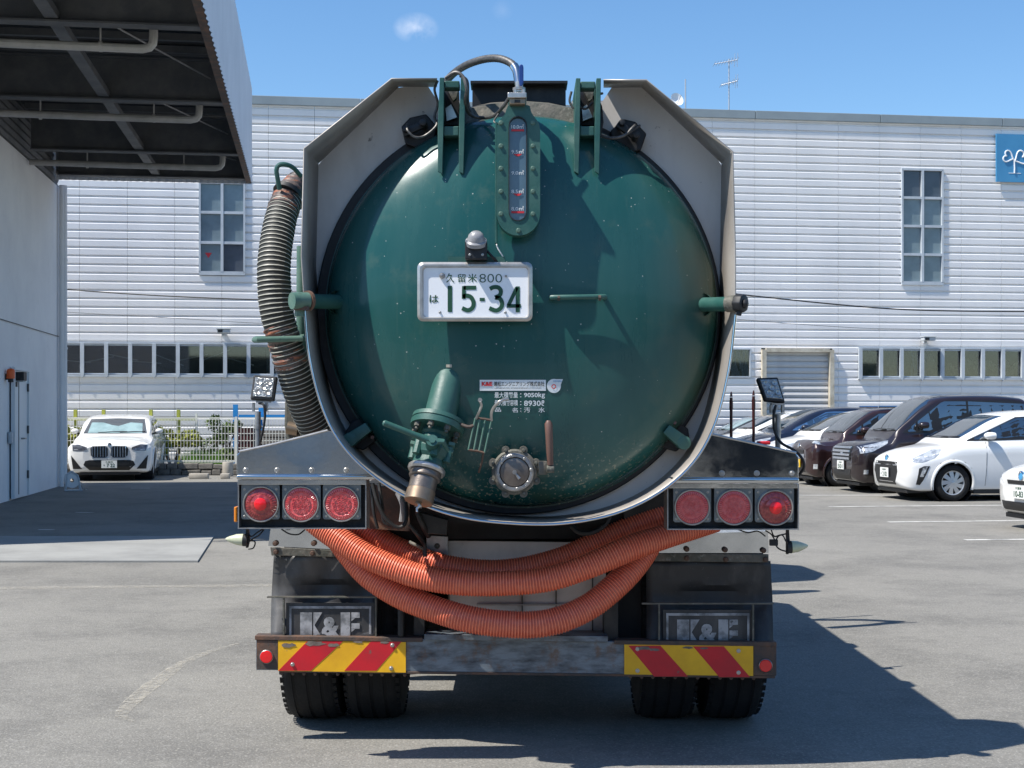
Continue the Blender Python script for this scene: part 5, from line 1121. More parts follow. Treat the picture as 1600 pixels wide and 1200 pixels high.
# ---- mud guards, flaps
for side_ in (-1, 1):
    if side_ < 0: G1 = [(423, 825), (586, 822), (590, 862), (419, 853)]; st_ = [(422, 855), (590, 863), (590, 872), (424, 868)]; fl_ = (424, 868, 588, 996); bar = (417, 600, 933); vt = (443, 587); fr_ = (452, 580, 947); pr_ = (469, 562, 957); bts = ((430, 849), (490, 849), (431, 862), (488, 864)); xo = 421
    else: G1 = [(1022, 836), (1200, 830), (1201, 864), (1020, 864)]; st_ = [(1020, 865), (1201, 866), (1201, 879), (1020, 877)]; fl_ = (1009, 877, 1203, 1008); bar = (1003, 1209, 943); vt = (1030, 1177); fr_ = (1041, 1171, 958); pr_ = (1058, 1153, 968); bts = ((1073, 858), (1133, 859), (1193, 860), (1073, 872), (1134, 874), (1196, 874)); xo = 1201
    g = G(); g.pp(G1, 6.53, 6.54); g.pp([G1[0], G1[1], (G1[1][0], G1[1][1] + 2), (G1[0][0], G1[0][1] + 2)], 6.54, 7.2); mg_ = part(g, 'mud_guard', 'chrome', smooth=0)
    g = G(); g.pp(st_, 6.515, 6.529); part(g, 'guard_strip', 'grime', mg_, smooth=0, bevel=.002)
    for (x, y) in bts: bolt(x, y, 6.515, 'rust', mg_, s=1.2)
    x0, y0, x1, y1 = fl_; rows = []
    for j in range(15):
        t = j / 14; yy = y0 + (y1 - y0) * t; D = 6.535 + .03 * math.sin(t * 3.0) - .05 * t * t; wv = 5 * math.sin(t * math.pi * .55) if side_ < 0 else 4 * math.sin(t * math.pi * .5)
        rows.append([P(x0 - (wv * (1) - 4 if side_ < 0 else -1) + (x1 + (wv if side_ > 0 else 2) - x0) * i / 16, yy, D + .012 * math.sin(i * .9 + j * .3) + (.03 if .35 < t < .6 else 0) * math.sin(math.pi * i / 16)) for i in range(17)])
    fo = part(G().grid(rows), 'mud_flap', 'flap'); md = fo.modifiers.new('thickness', 'SOLIDIFY'); md.thickness = .006
    g = G(); fd = 6.47; g.pr(bar[0], bar[2] - 1, bar[1], bar[2] + 1.4, fd, fd + .02)
    for x in vt: g.pr(x - 1.3, bar[2] + 1.6, x + 1.3, 1003, fd + .002, fd + .02)
    part(g, 'flap_bar', 'grime', mg_, smooth=0)
    sd = fd - .004 + .02; x0, x1, yt = fr_
    g = G(); g.pp([(x0 - 5, yt - 5), (x1 + 5, yt - 5), (x1 + 5, 1004), (x0 - 5, 1004)], sd + .0045, sd + .009); bd_ = part(g, 'logo_plate', 'flap', smooth=0)
    g = G(); g.pr(x0, yt, x1, yt + 4, sd, sd + .002); g.pr(x0, yt + 4.1, x0 + 3.4, 1003, sd, sd + .002); g.pr(x1 - 3.4, yt + 4.1, x1, 1003, sd, sd + .002)
    a, b, yk = pr_; h = 38; w_ = b - a
    g.pp([(a, yk), (a, yk + h), (a + w_ * .20, yk + h), (a + w_ * .20, yk)], sd, sd + .002)
    g.pp([(a + w_ * .22, yk), (a + w_ * .22, yk + h), (a + w_ * .36, yk + h), (a + w_ * .24, yk + h * .52), (a + w_ * .37, yk)], sd, sd + .002)
    g.pp([(a + w_ * .68, yk), (a + w_ * .68, yk + h), (a + w_ * .84, yk + h), (a + w_ * .84, yk)], sd, sd + .002)
    for q in (0, .45): g.pp([(a + w_ * .86, yk + h * q), (a + w_ * .86, yk + h * (q + .22) + .001), (a + w_, yk + h * (q + .22)), (a + w_, yk + h * q)], sd, sd + .002); g.pp([(a + w_ * .86, yk + h * (q + .24)), (a + w_ * .92, yk + h * (q + .24)), (a + w_ * .86, yk + h * (q + .36))], sd, sd + .002)
    text_px(g, '&', a + w_ * .36, yk + h * .18, a + w_ * .67, yk + h * 1.02, sd, thick=.045)
    part(g, 'logo_print', 'print', bd_, smooth=0, fix=False)
# ---- tyres
def tyre_geo(c, wd, r=.487):
    g = G(); h = wd / 2; prof = [(-h * .85, r * .55), (-h, r * .68), (-h * 1.02, r * .85), (-h * .93, r * .955), (-h * .78, r * .99)]
    gr = [-.5, 0, .5]
    for q in gr: prof += [(h * (q - .07), r), (h * (q - .055), r - .005), (h * (q + .055), r - .005), (h * (q + .07), r)]
    prof += [(h * .78, r * .99), (h * .93, r * .955), (h * 1.02, r * .85), (h, r * .68), (h * .85, r * .55)]
    g.lathe(prof, c, (1, 0, 0), 72); return g
for (xa, xb) in ((-1.085, -.825), (-.79, -.53), (.61, .87), (.93, 1.19)):
    c_ = Vector(((xa + xb) / 2, 7.06, .484)); g = tyre_geo(c_, xb - xa); ty = part(g, 'tyre', 'rubber', smooth=40)
    g = G(); g.lathe([(-.1, .01), (-.1, .2), (-.02, .26), (.1, .275)], c_, (1, 0, 0), 28); part(g, 'wheel_rim', 'grime', ty)
    g = G(); 
    for k in range(60):   # shoulder blocks
        t = 2 * math.pi * k / 60
        for s_ in (-1, 1): g.box(c_ + Vector((s_ * (xb - xa) * .465, math.cos(t) * .469, math.sin(t) * .469)), (.02, .03, .006), rot=Matrix.Rotation(t - math.pi / 2, 3, 'X'))
    tag(part(g, 'tread_blocks', 'rubber', ty, smooth=0), kind='stuff')
for xs_ in (-.98, 1.06):
    c_ = Vector((xs_, 11.9, .484)); ty = part(tyre_geo(c_, .28), 'tyre', 'rubber', smooth=40); g = G(); g.lathe([(-.1, .01), (-.1, .2), (.1, .27)], c_, (1, 0, 0), 24); part(g, 'wheel_rim', 'grime', ty)
# ---- cab and side equipment (throws the long shadow at the right)
g = G(); g.prism([Vector((-1.02, 12.0, .75)), Vector((-1.02, 12.0, 2.75)), Vector((-1.02, 12.4, 3.08)), Vector((-1.02, 13.2, 2.95)), Vector((-1.02, 13.85, 2.0)), Vector((-1.02, 13.9, .75))], [Vector((1.12, 12.0, .75)), Vector((1.12, 12.0, 2.75)), Vector((1.12, 12.4, 3.08)), Vector((1.12, 13.2, 2.95)), Vector((1.12, 13.85, 2.0)), Vector((1.12, 13.9, .75))]); part(g, 'cab', 'green', smooth=0, bevel=.05)
g = G(); g.box((CX, 10.95, 1.2), (1.7, .25, 1.5)); g.box((CX, 9.3, .72), (.8, 3.6, .22)); part(g, 'pump_housing', 'black', smooth=0, bevel=.03)
g = G(); g.tube([Vector((.3, 9.55, 2.6)), Vector((.35, 9.5, 3.05)), Vector((.62, 9.45, 3.25)), Vector((.95, 9.4, 3.1)), Vector((1.02, 9.38, 2.6)), Vector((1.0, 9.38, 2.1))], .045, 10); part(g, 'suction_pipe', 'green')
g = G(); g.tube([Vector((.55, 9.6, 2.7)), Vector((.6, 9.62, 3.5))], .012, 6); g.tube([Vector((.55, 9.2, 2.7)), Vector((.8, 9.25, 3.55))], .012, 6); part(g, 'marker_rod', 'black')
g = G(); g.box((-1.0, 9.2, .7), (.2, 2.4, .5)); part(g, 'side_locker', 'black', smooth=0, bevel=.02); g = G(); g.box((1.1, 9.2, .7), (.2, 2.4, .5)); part(g, 'side_locker', 'black', smooth=0, bevel=.02)
g = G(); g.tube([Vector((.8, 11.3, 1.2)), Vector((1.05, 11.3, 2.0)), Vector((.9, 11.25, 2.75)), Vector((.5, 11.2, 2.9)), Vector((.3, 11.2, 2.4))], .07, 10); part(g, 'pump_pipe', 'green')
# marker poles right of the tank
for (px, yt, D) in ((1142.5, 612, 8.0), (1177.5, 610, 8.0)):
    g = G(); g.cyl(P(px, 735, D), P(px, yt + 9, D), .0085 * 1.0, n=8); g.cyl(P(px, yt + 8, D), P(px, yt, D), .0085, .003, n=8); g.cyl(P(px, 640, D), P(px, yt + 14, D), .0105, n=8); part(g, 'marker_pole', 'dark_red')
g = G(); g.box(P(1193, 692, 8.0), (.07, .06, .02)); part(g, 'red_handle', 'red', smooth=0, bevel=.006)
# ---- work lamps
def work_lamp(pts_lens, D, tilt, pole, kind):
    g = G(); f = [P(x, y, D + (dy if True else 0)) for x, y, dy in pts_lens]; c = sum(f, Vector()) / 4; n_ = (f[1] - f[0]).cross(f[3] - f[0]).normalized()
    if n_.y > 0: n_ = -n_
    big = [c + (p - c) * 1.06 for p in f]
    g.prism(big, [p - n_ * .03 for p in big]); g.prism([c + (p - c) * .9 - n_ * .031 for p in big], [c + (p - c) * .75 - n_ * .055 for p in big])
    wl = part(g, 'work_lamp', 'seal', smooth=0, bevel=.006)
    lens = [c + (p - c) * .86 + n_ * .004 for p in f]; g = G(); g.prism(lens, [p - n_ * .006 for p in lens]); part(g, 'lens', 'work_lens', wl, smooth=0, bevel=.003)
    u, v = (f[3] - f[0]), (f[1] - f[0])
    for (a, b) in ((.28, .28), (.72, .28), (.28, .72), (.72, .72), (.5, .5)):
        o_ = f[0] + u * a + v * b + n_ * .004; g = G(); g.lathe([(0, .0115), (.003, .0115), (.002, .009), (0, .003)], o_, n_, 12); part(g, 'led', 'steel_brt', wl)
    return wl, c, n_
wl, c, n_ = work_lamp([(397, 587, 0), (392, 622, -.03), (427, 624, -.03), (432, 589, 0)], 6.30, 0, None, 0)
g = G(); g.pr(400, 626, 421, 629, 6.29, 6.33); g.pr(394, 629, 397, 643, 6.29, 6.31); g.pr(414, 629, 417, 643, 6.29, 6.31); part(g, 'lamp_bracket', 'steel', wl, smooth=0)
g = G(); g.cyl(P(403, 643, 6.30), P(403, 702, 6.30), .013, n=14); g.cyl(P(403, 664, 6.30), P(403, 670, 6.30), .017, n=14); part(g, 'lamp_pole', 'steel', wl)
g = G(); g.tube(pspline([(405, 630, 6.30), (412, 633, 6.27), (414, 650, 6.27), (411, 672, 6.27), (407, 690, 6.29)], 6), .0055, 8); part(g, 'lamp_cable', 'seal', wl)
wl, c, n_ = work_lamp([(1184, 591, 0), (1196, 624, -.03), (1226, 627, -.02), (1215, 590, .01)], 6.30, 0, None, 1)
g = G(); g.pr(1206, 630, 1226, 633, 6.28, 6.32); g.pr(1204, 633, 1208, 645, 6.28, 6.31); g.pr(1222, 633, 1226, 645, 6.28, 6.31); g.pr(1210, 630, 1216, 640, 6.275, 6.28); part(g, 'lamp_bracket', 'steel_brt', wl, smooth=0)
g = G(); g.cyl(P(1215.5, 647, 6.30), P(1215.5, 706, 6.30), .0125, n=14); part(g, 'lamp_pole', 'steel', wl)
g = G(); g.tube(pspline([(1212, 633, 6.28), (1209, 648, 6.27), (1209, 665, 6.27), (1213, 680, 6.27), (1222, 693, 6.26), (1240, 703, 6.25), (1253, 716, 6.25), (1256, 730, 6.26), (1248, 743, 6.28)], 7), .0065, 8); part(g, 'lamp_cable', 'seal', wl)

# ---------------------------------------------------------------- hoses (things of their own)
def ribbed(name, keys, m2, pitch, amp, nseg, frac, label, cat, group=None, mlist=None, seg=20):
    """keys: (px, py, D, radius in px); returns one ridged hose"""
    sp = spline(keys, 14); pts = [P(q[0], q[1], q[2]) for q in sp]; rad = [q[3] * q[2] / F for q in sp]
    d = [0]
    for a, b in zip(pts, pts[1:]): d.append(d[-1] + (b - a).length)
    n = int(d[-1] / pitch); cen, rr, mi = [], [], []
    offs = [(0, 0, 0), (.12, amp, 1), (.3, amp * 1.15, 1), (frac, amp, 1), (frac + .12, 0, 0), (.86, -.15 * amp, 0)]
    for k in range(n):
        for (o, am, mm) in offs:
            s = (k + o) * pitch; f = np.interp(s, d, range(len(d))); j = min(int(f), len(pts) - 2); t = f - j
            cen.append(pts[j].lerp(pts[j + 1], t)); rr.append(rad[j] + (rad[j + 1] - rad[j]) * t + am); mi.append(mm if mm == offs[(offs.index((o, am, mm)) + 1) % len(offs)][2] else 0)
    g = G(); g.tube(cen, rr, seg, mfun=lambda i: mi[i]); return g
suffix = [('suction_hose', [(480, 806, 6.42, 18), (506, 826, 6.40, 18.5), (540, 849, 6.36, 19), (580, 872, 6.32, 19), (650, 899, 6.28, 19), (720, 911, 6.26, 19), (800, 911, 6.25, 19), (860, 904, 6.25, 19), (920, 884, 6.26, 19.5), (980, 858, 6.29, 20), (1040, 838, 6.34, 18.5), (1090, 822, 6.40, 18), (1120, 812, 6.46, 18)], 'middle orange ribbed hose of the three slung under the tank'),
          ('suction_hose', [(530, 795, 6.58, 17), (560, 818, 6.56, 17.5), (597, 845, 6.53, 18), (640, 866, 6.50, 18), (690, 884, 6.46, 18), (760, 893, 6.45, 18), (820, 888, 6.45, 18), (880, 872, 6.45, 18), (930, 850, 6.46, 18), (985, 825, 6.47, 18), (1040, 802, 6.49, 18), (1085, 783, 6.52, 18)], 'uppermost orange ribbed hose, tucked behind the other two under the tank'),
          ('suction_hose', [(525, 838, 6.50, 18), (548, 868, 6.47, 19), (578, 900, 6.43, 19.5), (625, 930, 6.38, 20), (680, 952, 6.33, 20), (740, 969, 6.29, 20.5), (810, 976, 6.28, 20.5), (865, 971, 6.29, 20.5), (920, 948, 6.33, 20), (965, 912, 6.38, 20), (995, 880, 6.44, 19), (1015, 850, 6.50, 18), (1025, 820, 6.56, 17)], 'lowest orange ribbed hose, sagging almost to the bumper top')]
for nm, keys, lb in suffix:
    g = ribbed(nm, keys, None, .0128, .0028, 0, .42, lb, 'hose'); o = g.build(nm, [M['orange_skin'], M['orange_rib']], smooth=60, fix=False)
    tag(o, lb, 'hose', 'orange suction hoses slung under the tank')
hk = [(455, 312, 6.42, 20), (444, 325, 6.38, 23), (437, 350, 6.34, 24.5), (431, 385, 6.30, 25), (428, 420, 6.27, 25.5), (429, 455, 6.26, 26), (433, 490, 6.26, 26), (441, 520, 6.27, 25), (450, 550, 6.29, 25.5), (460, 580, 6.32, 26.5), (471, 612, 6.36, 27.5), (486, 645, 6.42, 29), (503, 675, 6.48, 31), (525, 708, 6.55, 31)]
bh = empty('ribbed_hose', P(429, 455, 6.26), 'thick black hose with pale wire ribs, taped, hanging at the tank\'s left side', 'hose'); HR = Vector(bh.location)
g = ribbed('hose', hk, None, .0195, .0026, 0, .22, '', ''); g.build('hose_tube', [M['hose_dark'], M['hose_wire']], bh, root=HR, smooth=60, fix=False)
def taped(keys, name, extra=.004):
    pts = [P(q[0], q[1], q[2]) for q in spline(keys, 8)]; rd = [q[3] * q[2] / F + extra + .0035 * math.sin(i * 1.7) + random.uniform(-.0015, .0015) for i, q in enumerate(spline(keys, 8))]
    g = G(); g.tube(pts, rd, 22); g.build(name, M['tape'], bh, root=HR, smooth=50)
taped([(466, 282, 6.5, 14), (458, 292, 6.46, 17), (450, 306, 6.42, 20), (445, 320, 6.39, 22), (441, 334, 6.37, 23)], 'tape_wrap')
taped([(437, 510, 6.27, 25), (442, 525, 6.27, 24), (447, 542, 6.29, 24.5), (453, 560, 6.30, 25.5), (458, 574, 6.32, 26)], 'tape_wrap')
g = G(); c0, c1 = P(449, 300, 6.40), P(447, 306, 6.40); g.cyl(P(451, 297, 6.41), P(448, 303, 6.40), .063, .066, n=22); g.build('hose_clamp', M['seal'], bh, root=HR)
g = G(); g.tube(pspline([(470, 275, 6.40), (458, 262, 6.35), (446, 257, 6.32), (436, 258, 6.31), (432, 266, 6.31), (434, 280, 6.32), (437, 296, 6.34)], 7), .0105, 10); part(g, 'hose_hoop', 'green2')
g = G(); g.tube([P(480, 529, 6.40), P(470, 529, 6.2), P(402, 531, 6.16), P(398, 531, 6.2), P(400, 530, 6.42), P(475, 527, 6.46)], .0135, 10); part(g, 'hose_hoop', 'pale_green')
g = G(); g.pp([(445, 625), (452, 622), (458, 650), (470, 660), (474, 700), (450, 700), (444, 665)], 6.5, 6.56); part(g, 'side_bracket', 'grime', smooth=0, bevel=.01)
g = G(); g.cyl(P(449, 668, 6.48), P(466, 672, 6.48), .03, n=14); part(g, 'rusty_fitting', 'brass')
# ---------------------------------------------------------------- cars
def paint(name, c, c2=None, metal=0, rough=.28): return mat(name, c, rough, metal, c2=c2 or c, scale=2, coat=.9)
CP = {'white': paint('car_white', (.80, .80, .79)), 'pearl': paint('car_pearl', (.76, .76, .74)), 'brown': paint('car_brown', (.014, .008, .009), (.02, .011, .012), .1, .3), 'maroon': paint('car_maroon', (.030, .012, .011), (.038, .016, .015), .2, .3),
      'navy': paint('car_navy', (.008, .012, .028)), 'dark': paint('car_dark', (.014, .014, .018)), 'silver': paint('car_silver', (.5, .5, .5), None, .5)}
M['car_glass'] = mat('car_glass', (.008, .011, .013), .03, coat=1, c2=(.016, .022, .026), scale=1.3); M['car_glass'].node_tree.nodes['Principled BSDF'].inputs['IOR'].default_value = 3.3
M['car_shade'] = mat('car_sunshade_glass', (.30, .44, .46), .05, coat=1, c2=(.20, .31, .33), scale=2.2, lo=.42, hi=.6)
M['car_black'] = mat('car_black_plastic', (.014, .014, .015), .45)
M['car_lamp'] = mat('car_headlamp', (.42, .45, .48), .08, .45, c2=(.75, .77, .78), scale=14, lo=.42, hi=.58, coat=1, bump=.4, bscale=24)
M['car_lamp_dark'] = mat('car_headlamp_smoked', (.05, .055, .075), .08, .2, c2=(.16, .17, .2), scale=12, coat=1)
M['car_chrome'] = mat('car_chrome', (.75, .77, .79), .12, 1)
M['alloy'] = mat('alloy_wheel', (.52, .53, .54), .35, .5)
M['num_white'] = mat('number_plate_white', (.80, .81, .79), .5)
M['num_yellow'] = mat('number_plate_yellow', (.85, .55, .02), .5)
def pchip(x, Y, q):
    x = np.array(x, float); Y = np.array(Y, float); h = np.diff(x)[:, None]; dl = np.diff(Y, axis=0) / h; n = len(x); d = np.zeros_like(Y)
    for i in range(1, n - 1):
        w1, w2 = 2 * h[i] + h[i - 1], h[i] + 2 * h[i - 1]; ok = dl[i - 1] * dl[i] > 0
        with np.errstate(all='ignore'): v = (w1 + w2) / (w1 / dl[i - 1] + w2 / dl[i])
        d[i] = np.where(ok, v, 0)
    d[0], d[-1] = dl[0], dl[-1]; out = []
    for t in q:
        i = min(max(int(np.searchsorted(x, t) - 1), 0), n - 2); s = (t - x[i]) / h[i][0]; H = h[i][0]
        out.append((1 + 2 * s) * (1 - s) ** 2 * Y[i] + s * (1 - s) ** 2 * H * d[i] + s * s * (3 - 2 * s) * Y[i + 1] + s * s * (s - 1) * H * d[i + 1])
    return np.array(out)
def car(nm, label, loc, rz, S, group):
    L, W, H = S['L'], S['W'] / 2, S['H']; bt = S['belt']; hz = S['hood']; cw, wt, re = S['cowl'], S['wtop'], S['rend']; nz = S['nose']; tail = S.get('tail', .45)
    rt = empty(nm, loc, label, 'car', group, rz); rw = S.get('rw', 1); nw = S.get('nw', 1)
    #  x, z bottom, w bottom, w mid, z belt, w belt, z top, w top
    st = [(0, .32, W * .50, W * .56, nz - .10, W * .52, nz - .04, W * .42),
          (.05, .24, W * .72, W * .78, nz - .03, W * .70, nz + .03, W * .52),
          (.16, .19, W * .86, W * .91, nz + .02, W * .83, nz + .09, W * .58),
          (.36, .17, W * .92, W * .97, nz * .35 + hz * .65 - .07, W * .90, nz * .3 + hz * .7 + .02, W * .64),
          (.65, .17, W * .94, W * .995, hz - .07, W * .93, hz + .02, W * .68)]
    if cw > .85: st.append(((.65 + cw) / 2, .17, W * .95, W, hz + (bt - hz) * .5 - .05, W * .935, hz + .05, W * .69))
    st += [(cw, .17, W * .95, W, bt - .06, W * .93, bt + .035, W * .76),
           ((cw * 2 + wt) / 3, .17, W * .95, W, bt - .04, W * .925, bt + (H - bt) * .40, W * .775),
           ((cw + wt * 2) / 3, .17, W * .95, W, bt - .02, W * .92, bt + (H - bt) * .72, W * .755),
           (wt, .17, W * .95, W, bt, W * .915, H - .05, W * .73),
           (wt + .35, .17, W * .95, W, bt, W * .915, H - .01, W * .73),
           ((wt + re) / 2, .17, W * .95, W, bt + .01, W * .915, H, W * .73),
           (re, .18, W * .95, W, bt + .03, W * .90, H - .05, W * .70),
           (re + (L - re) * tail, .19, W * .94, W * .985, bt + .03, W * .88, bt + (H - bt) * .62, W * .66),
           (L - .12, .24, W * .90, W * .95, bt + .0, W * .84, bt + .14, W * .62), (L - .02, .30, W * .8, W * .88, bt - .08, W * .78, bt - .01, W * .6), (L, .36, W * .6, W * .7, bt - .2, W * .6, bt - .12, W * .45)]
    st = [(q[0], q[1], q[2] * (nw if k < 3 else 1), min(W, q[3] * (nw if k < 3 else 1)), q[4], q[5] * (nw if k < 3 else 1), q[6], q[7] * (rw if q[0] >= cw else 1)) for k, q in enumerate(st)]
    xs = [q[0] for q in st]; dense = sorted(set(list(np.linspace(0, .5, 16)) + list(np.linspace(.5, L, 70)))); V = pchip(xs, [q[1:] for q in st], dense)
    rows = []
    for x, (zb, wb, wm, zk, wk, zt, wtp) in zip(dense, V):
        gh = max(.02, zt - zk); zm = zb + (zk - zb) * .50
        pt = [(0, zb), (wb * .85, zb), (wb * .97, zb + .025), (wb, zb + .07), (wm, zm), (wm * .997, zk - (zk - zm) * .35), (wk + (wm - wk) * .3, zk - .03), (wk, zk + .0), (wtp + (wk - wtp) * .93, zk + gh * .06), (wtp + (wk - wtp) * .42, zk + gh * .62), (wtp + .01, zk + gh * .88), (wtp * .90, zk + gh * .97), (wtp * .6, zt + .012), (0, zt + .02)]
        pp_ = pchip(range(len(pt)), pt, np.linspace(0, len(pt) - 1, 40))
        rows.append([Vector((x, -a, b)) for a, b in pp_] + [Vector((x, a, b)) for a, b in pp_[::-1][1:]])
    g = G(); g.grid(rows); g.add(rows[0], [tuple(range(len(rows[0])))]); g.add(rows[-1], [tuple(range(len(rows[-1])))])
    bvh = BVHTree.FromPolygons([tuple(v) for v in g.v], g.f)
    wr = S.get('wr', .30); wx = S['wheels']; ra = wr + .055
    keep = [(f, m) for f, m in zip(g.f, g.m) if not any((lambda c: (c.x - w_) ** 2 + (c.z - wr) ** 2 < ra ** 2 and abs(c.y) > W * .60)(sum((g.v[i] for i in f), Vector()) / len(f)) for w_ in wx)]
    g.f = [f for f, m in keep]; g.m = [0] * len(keep)
    body = g.build('body', CP[S['paint']], rt, smooth=60)
    def hit_side(x, z, s):
        h = bvh.ray_cast(Vector((x, -3 * s, z)), Vector((0, s, 0))); return h[0] + h[1] * 0 if h[0] is not None else None
    def hit_front(y, z):
        h = bvh.ray_cast(Vector((-3, y, z)), Vector((1, 0, 0))); return h[0]
    def resamp(pl, n):
        d = [0]
        for a, b in zip(pl, pl[1:]): d.append(d[-1] + math.hypot(b[0] - a[0], b[1] - a[1]))
        return [(np.interp(t * d[-1], d, [p[0] for p in pl]), np.interp(t * d[-1], d, [p[1] for p in pl])) for t in np.linspace(0, 1, n)]
    def patch(name, m, lo_, hi_, axis, s=1, off=.006, parent=None, n=14, rws=7):
        a, b = resamp(lo_, n), resamp(hi_, n); out = []; ok = True
        for j in range(rws):
            r = []
            for (p, q) in zip(a, b):
                u, v = p[0] + (q[0] - p[0]) * j / (rws - 1), p[1] + (q[1] - p[1]) * j / (rws - 1)
                h = hit_side(u, v, s) if axis == 'side' else hit_front(u, v)
                if h is None: h = Vector((u, -W * s, v)) if axis == 'side' else Vector((.1, u, v))
                r.append(h + (Vector((0, -s * off, 0)) if axis == 'side' else Vector((-off, 0, .0))))
            out.append(r)
        g2 = G(); g2.grid(out)
        # give the piece a return edge so that it is not paper thin
        bd = out[0] + [r[-1] for r in out[1:]] + out[-1][::-1][1:] + [r[0] for r in out[::-1][1:-1]]; dv_ = Vector((0, s * .02, 0)) if axis == 'side' else Vector((.02, 0, 0))
        g2.grid([bd, [p + dv_ for p in bd]], loop=True)
        return g2.build(name, M[m] if isinstance(m, str) else m, parent or rt, smooth=40)
    for (name, m, lo_, hi_) in S.get('side', []):
        for s in (1, -1): patch(name, m, lo_, hi_, 'side', s)
    for q in S.get('front', []):
        name, m, lo_, hi_ = q[:4]; sub = q[4] if len(q) > 4 else None
        o = patch(name, m, lo_, hi_, 'front', off=.012 if name == 'windscreen' else .006)
        if sub: patch(sub[0], sub[1], sub[2], sub[3], 'front', off=.02 if name == 'windscreen' else .012, parent=o)
    for q in S.get('frontm', []):
        name, m, lo_, hi_ = q
        patch(name, m, lo_, hi_, 'front', off=.008); patch(name, m, [(-a, b) for a, b in lo_], [(-a, b) for a, b in hi_], 'front', off=.008)
    # wheel arches and wheels
    for w_ in wx:
        for s in (1, -1):
            g = G(); arc = []
            for k in range(27):
                t = R(-18 + 216 * k / 26); x, z = w_ + ra * math.cos(t), wr + ra * math.sin(t); z = max(z, .2)
                h = hit_side(x, z, s); arc.append(h if h is not None else Vector((x, -s * W * .97, z)))
            g.tube(arc, .026, 8); g.build('arch_lip', CP[S['paint']] if not S.get('dark_arch') else M['car_black'], body)
            g = G(); y0 = -s * (W - .03); g.lathe([(0, ra + .01), (.38, ra + .01), (.38, .01)], (w_, y0, wr), (0, s, 0), 28); g.build('wheel_well', M['car_black'], body, smooth=40)
            c_ = Vector((w_, -s * (W - .11), wr)); g = G()
            g.lathe([(.09, wr * .6), (.085, wr * .9), (.06, wr * .985), (0, wr), (-.06, wr * .985), (-.088, wr * .9), (-.09, wr * .72), (-.08, wr * .66), (-.06, wr * .655)], c_, (0, s, 0), 36); wh_ = g.build('wheel', M['rubber'], rt, smooth=50)
            g = G(); g.lathe([(-.062, wr * .66), (-.075, wr * .655), (-.07, wr * .61), (-.03, wr * .58)], c_, (0, s, 0), 36); ns = S.get('spokes', 7)
            g.lathe([(-.078, .001), (-.078, .035), (-.07, .05), (-.05, .052)], c_, (0, s, 0), 18)
            for k in range(ns):
                t = 2 * math.pi * k / ns; tw = S.get('twist', .25); u = Vector((math.cos(t), 0, math.sin(t))); v = Vector((math.cos(t + tw), 0, math.sin(t + tw))); pn = Vector((-math.sin(t), 0, math.cos(t))); n_ = Vector((0, -s, 0)); sw = S.get('spw', .05) * wr / .3
                a_, b_ = c_ + u * .035 + n_ * .078, c_ + v * wr * .63 + n_ * .066
                g.prism([a_ - pn * sw * .6, a_ + pn * sw * .6, b_ + pn * sw, b_ - pn * sw], [q - n_ * .025 for q in (a_ - pn * sw * .6, a_ + pn * sw * .6, b_ + pn * sw, b_ - pn * sw)])
            g.build('rim', M['alloy'], wh_, smooth=30)
            g = G(); g.lathe([(-.025, wr * .6), (-.025, .001)], c_, (0, s, 0), 24); g.build('brake_disc', M['car_black'], wh_, smooth=0)
    # mirrors
    mx, mz = S['mirror']
    for s in (1, -1):
        h = hit_side(mx, mz, s) or Vector((mx, -s * W * .9, mz)); g = G(); o = h + Vector((-.02, -s * .13, .03))
        g.lathe([(-.10, .001), (-.095, .04), (-.05, .072), (.03, .078), (.075, .07), (.085, .001)], o, (1, 0, 0), 16)
        for v in g.v: v.z = o.z + (v.z - o.z) * .82; v.y = o.y + (v.y - o.y) * 1.15
        g.build('mirror', CP[S.get('mpaint', S['paint'])], rt, smooth=60)
        g = G(); g.box(h + Vector((0, -s * .05, -.02)), (.06, .12, .03)); g.build('mirror_arm', M['car_black'], rt, smooth=0)
    # lower sill, number plate, door gaps
    g = G(); g.box(((wx[0] + wx[1]) / 2, 0, .17), (wx[1] - wx[0] - 2 * ra - .02, 2 * W * .93, .09)); g.box((.36, 0, .165), (.5, 2 * W * .72, .06)); g.build('sill', M['car_black'], rt, smooth=0, bevel=.01)
    if S.get('plate'):
        py, pz, txt, mm = S['plate']; h = hit_front(py, pz); x_ = min(h.x, (hit_front(py - .15, pz) or h).x, (hit_front(py + .15, pz) or h).x) - .03
        g = G(); g.box((x_, py, pz), (.012, .33, .165)); np_ = g.build('number_plate', M[mm], rt, smooth=0)
        g = G(); g.box((x_ + .03, py, pz), (.05, .2, .1)); g.build('plate_holder', M['car_black'], rt, smooth=0)
        g = G()
        for t_, dz, hh, ww in ((txt[0], .05, .035, .16), (txt[1], -.025, .08, .24)):
            vs, fs = text_geo(t_, ww, hh, .02); g.add([Vector((x_ - .009, py - v.x, pz + dz + v.z)) for v in vs], fs)
        g.build('lettering', M['plate_ink'] if mm == 'num_white' else M['black_print'], np_, smooth=0, fix=False)
    for x in S.get('gaps', []):
        for s in (1, -1):
            pts = [hit_side(x + .003 * k, .26 + (bt - .28) * k / 8, s) for k in range(9)]; pts = [p for p in pts if p is not None]
            if len(pts) > 2: G().tube(pts, .0045, 4).build('door_gap', M['car_black'], body)
    for (x, z) in S.get('handles', []):
        for s in (1, -1):
            h = hit_side(x, z, s); g = G(); g.box(h + Vector((0, -s * .015, 0)), (.17, .03, .03)); g.build('door_handle', CP[S['paint']], rt, smooth=30, bevel=.008)
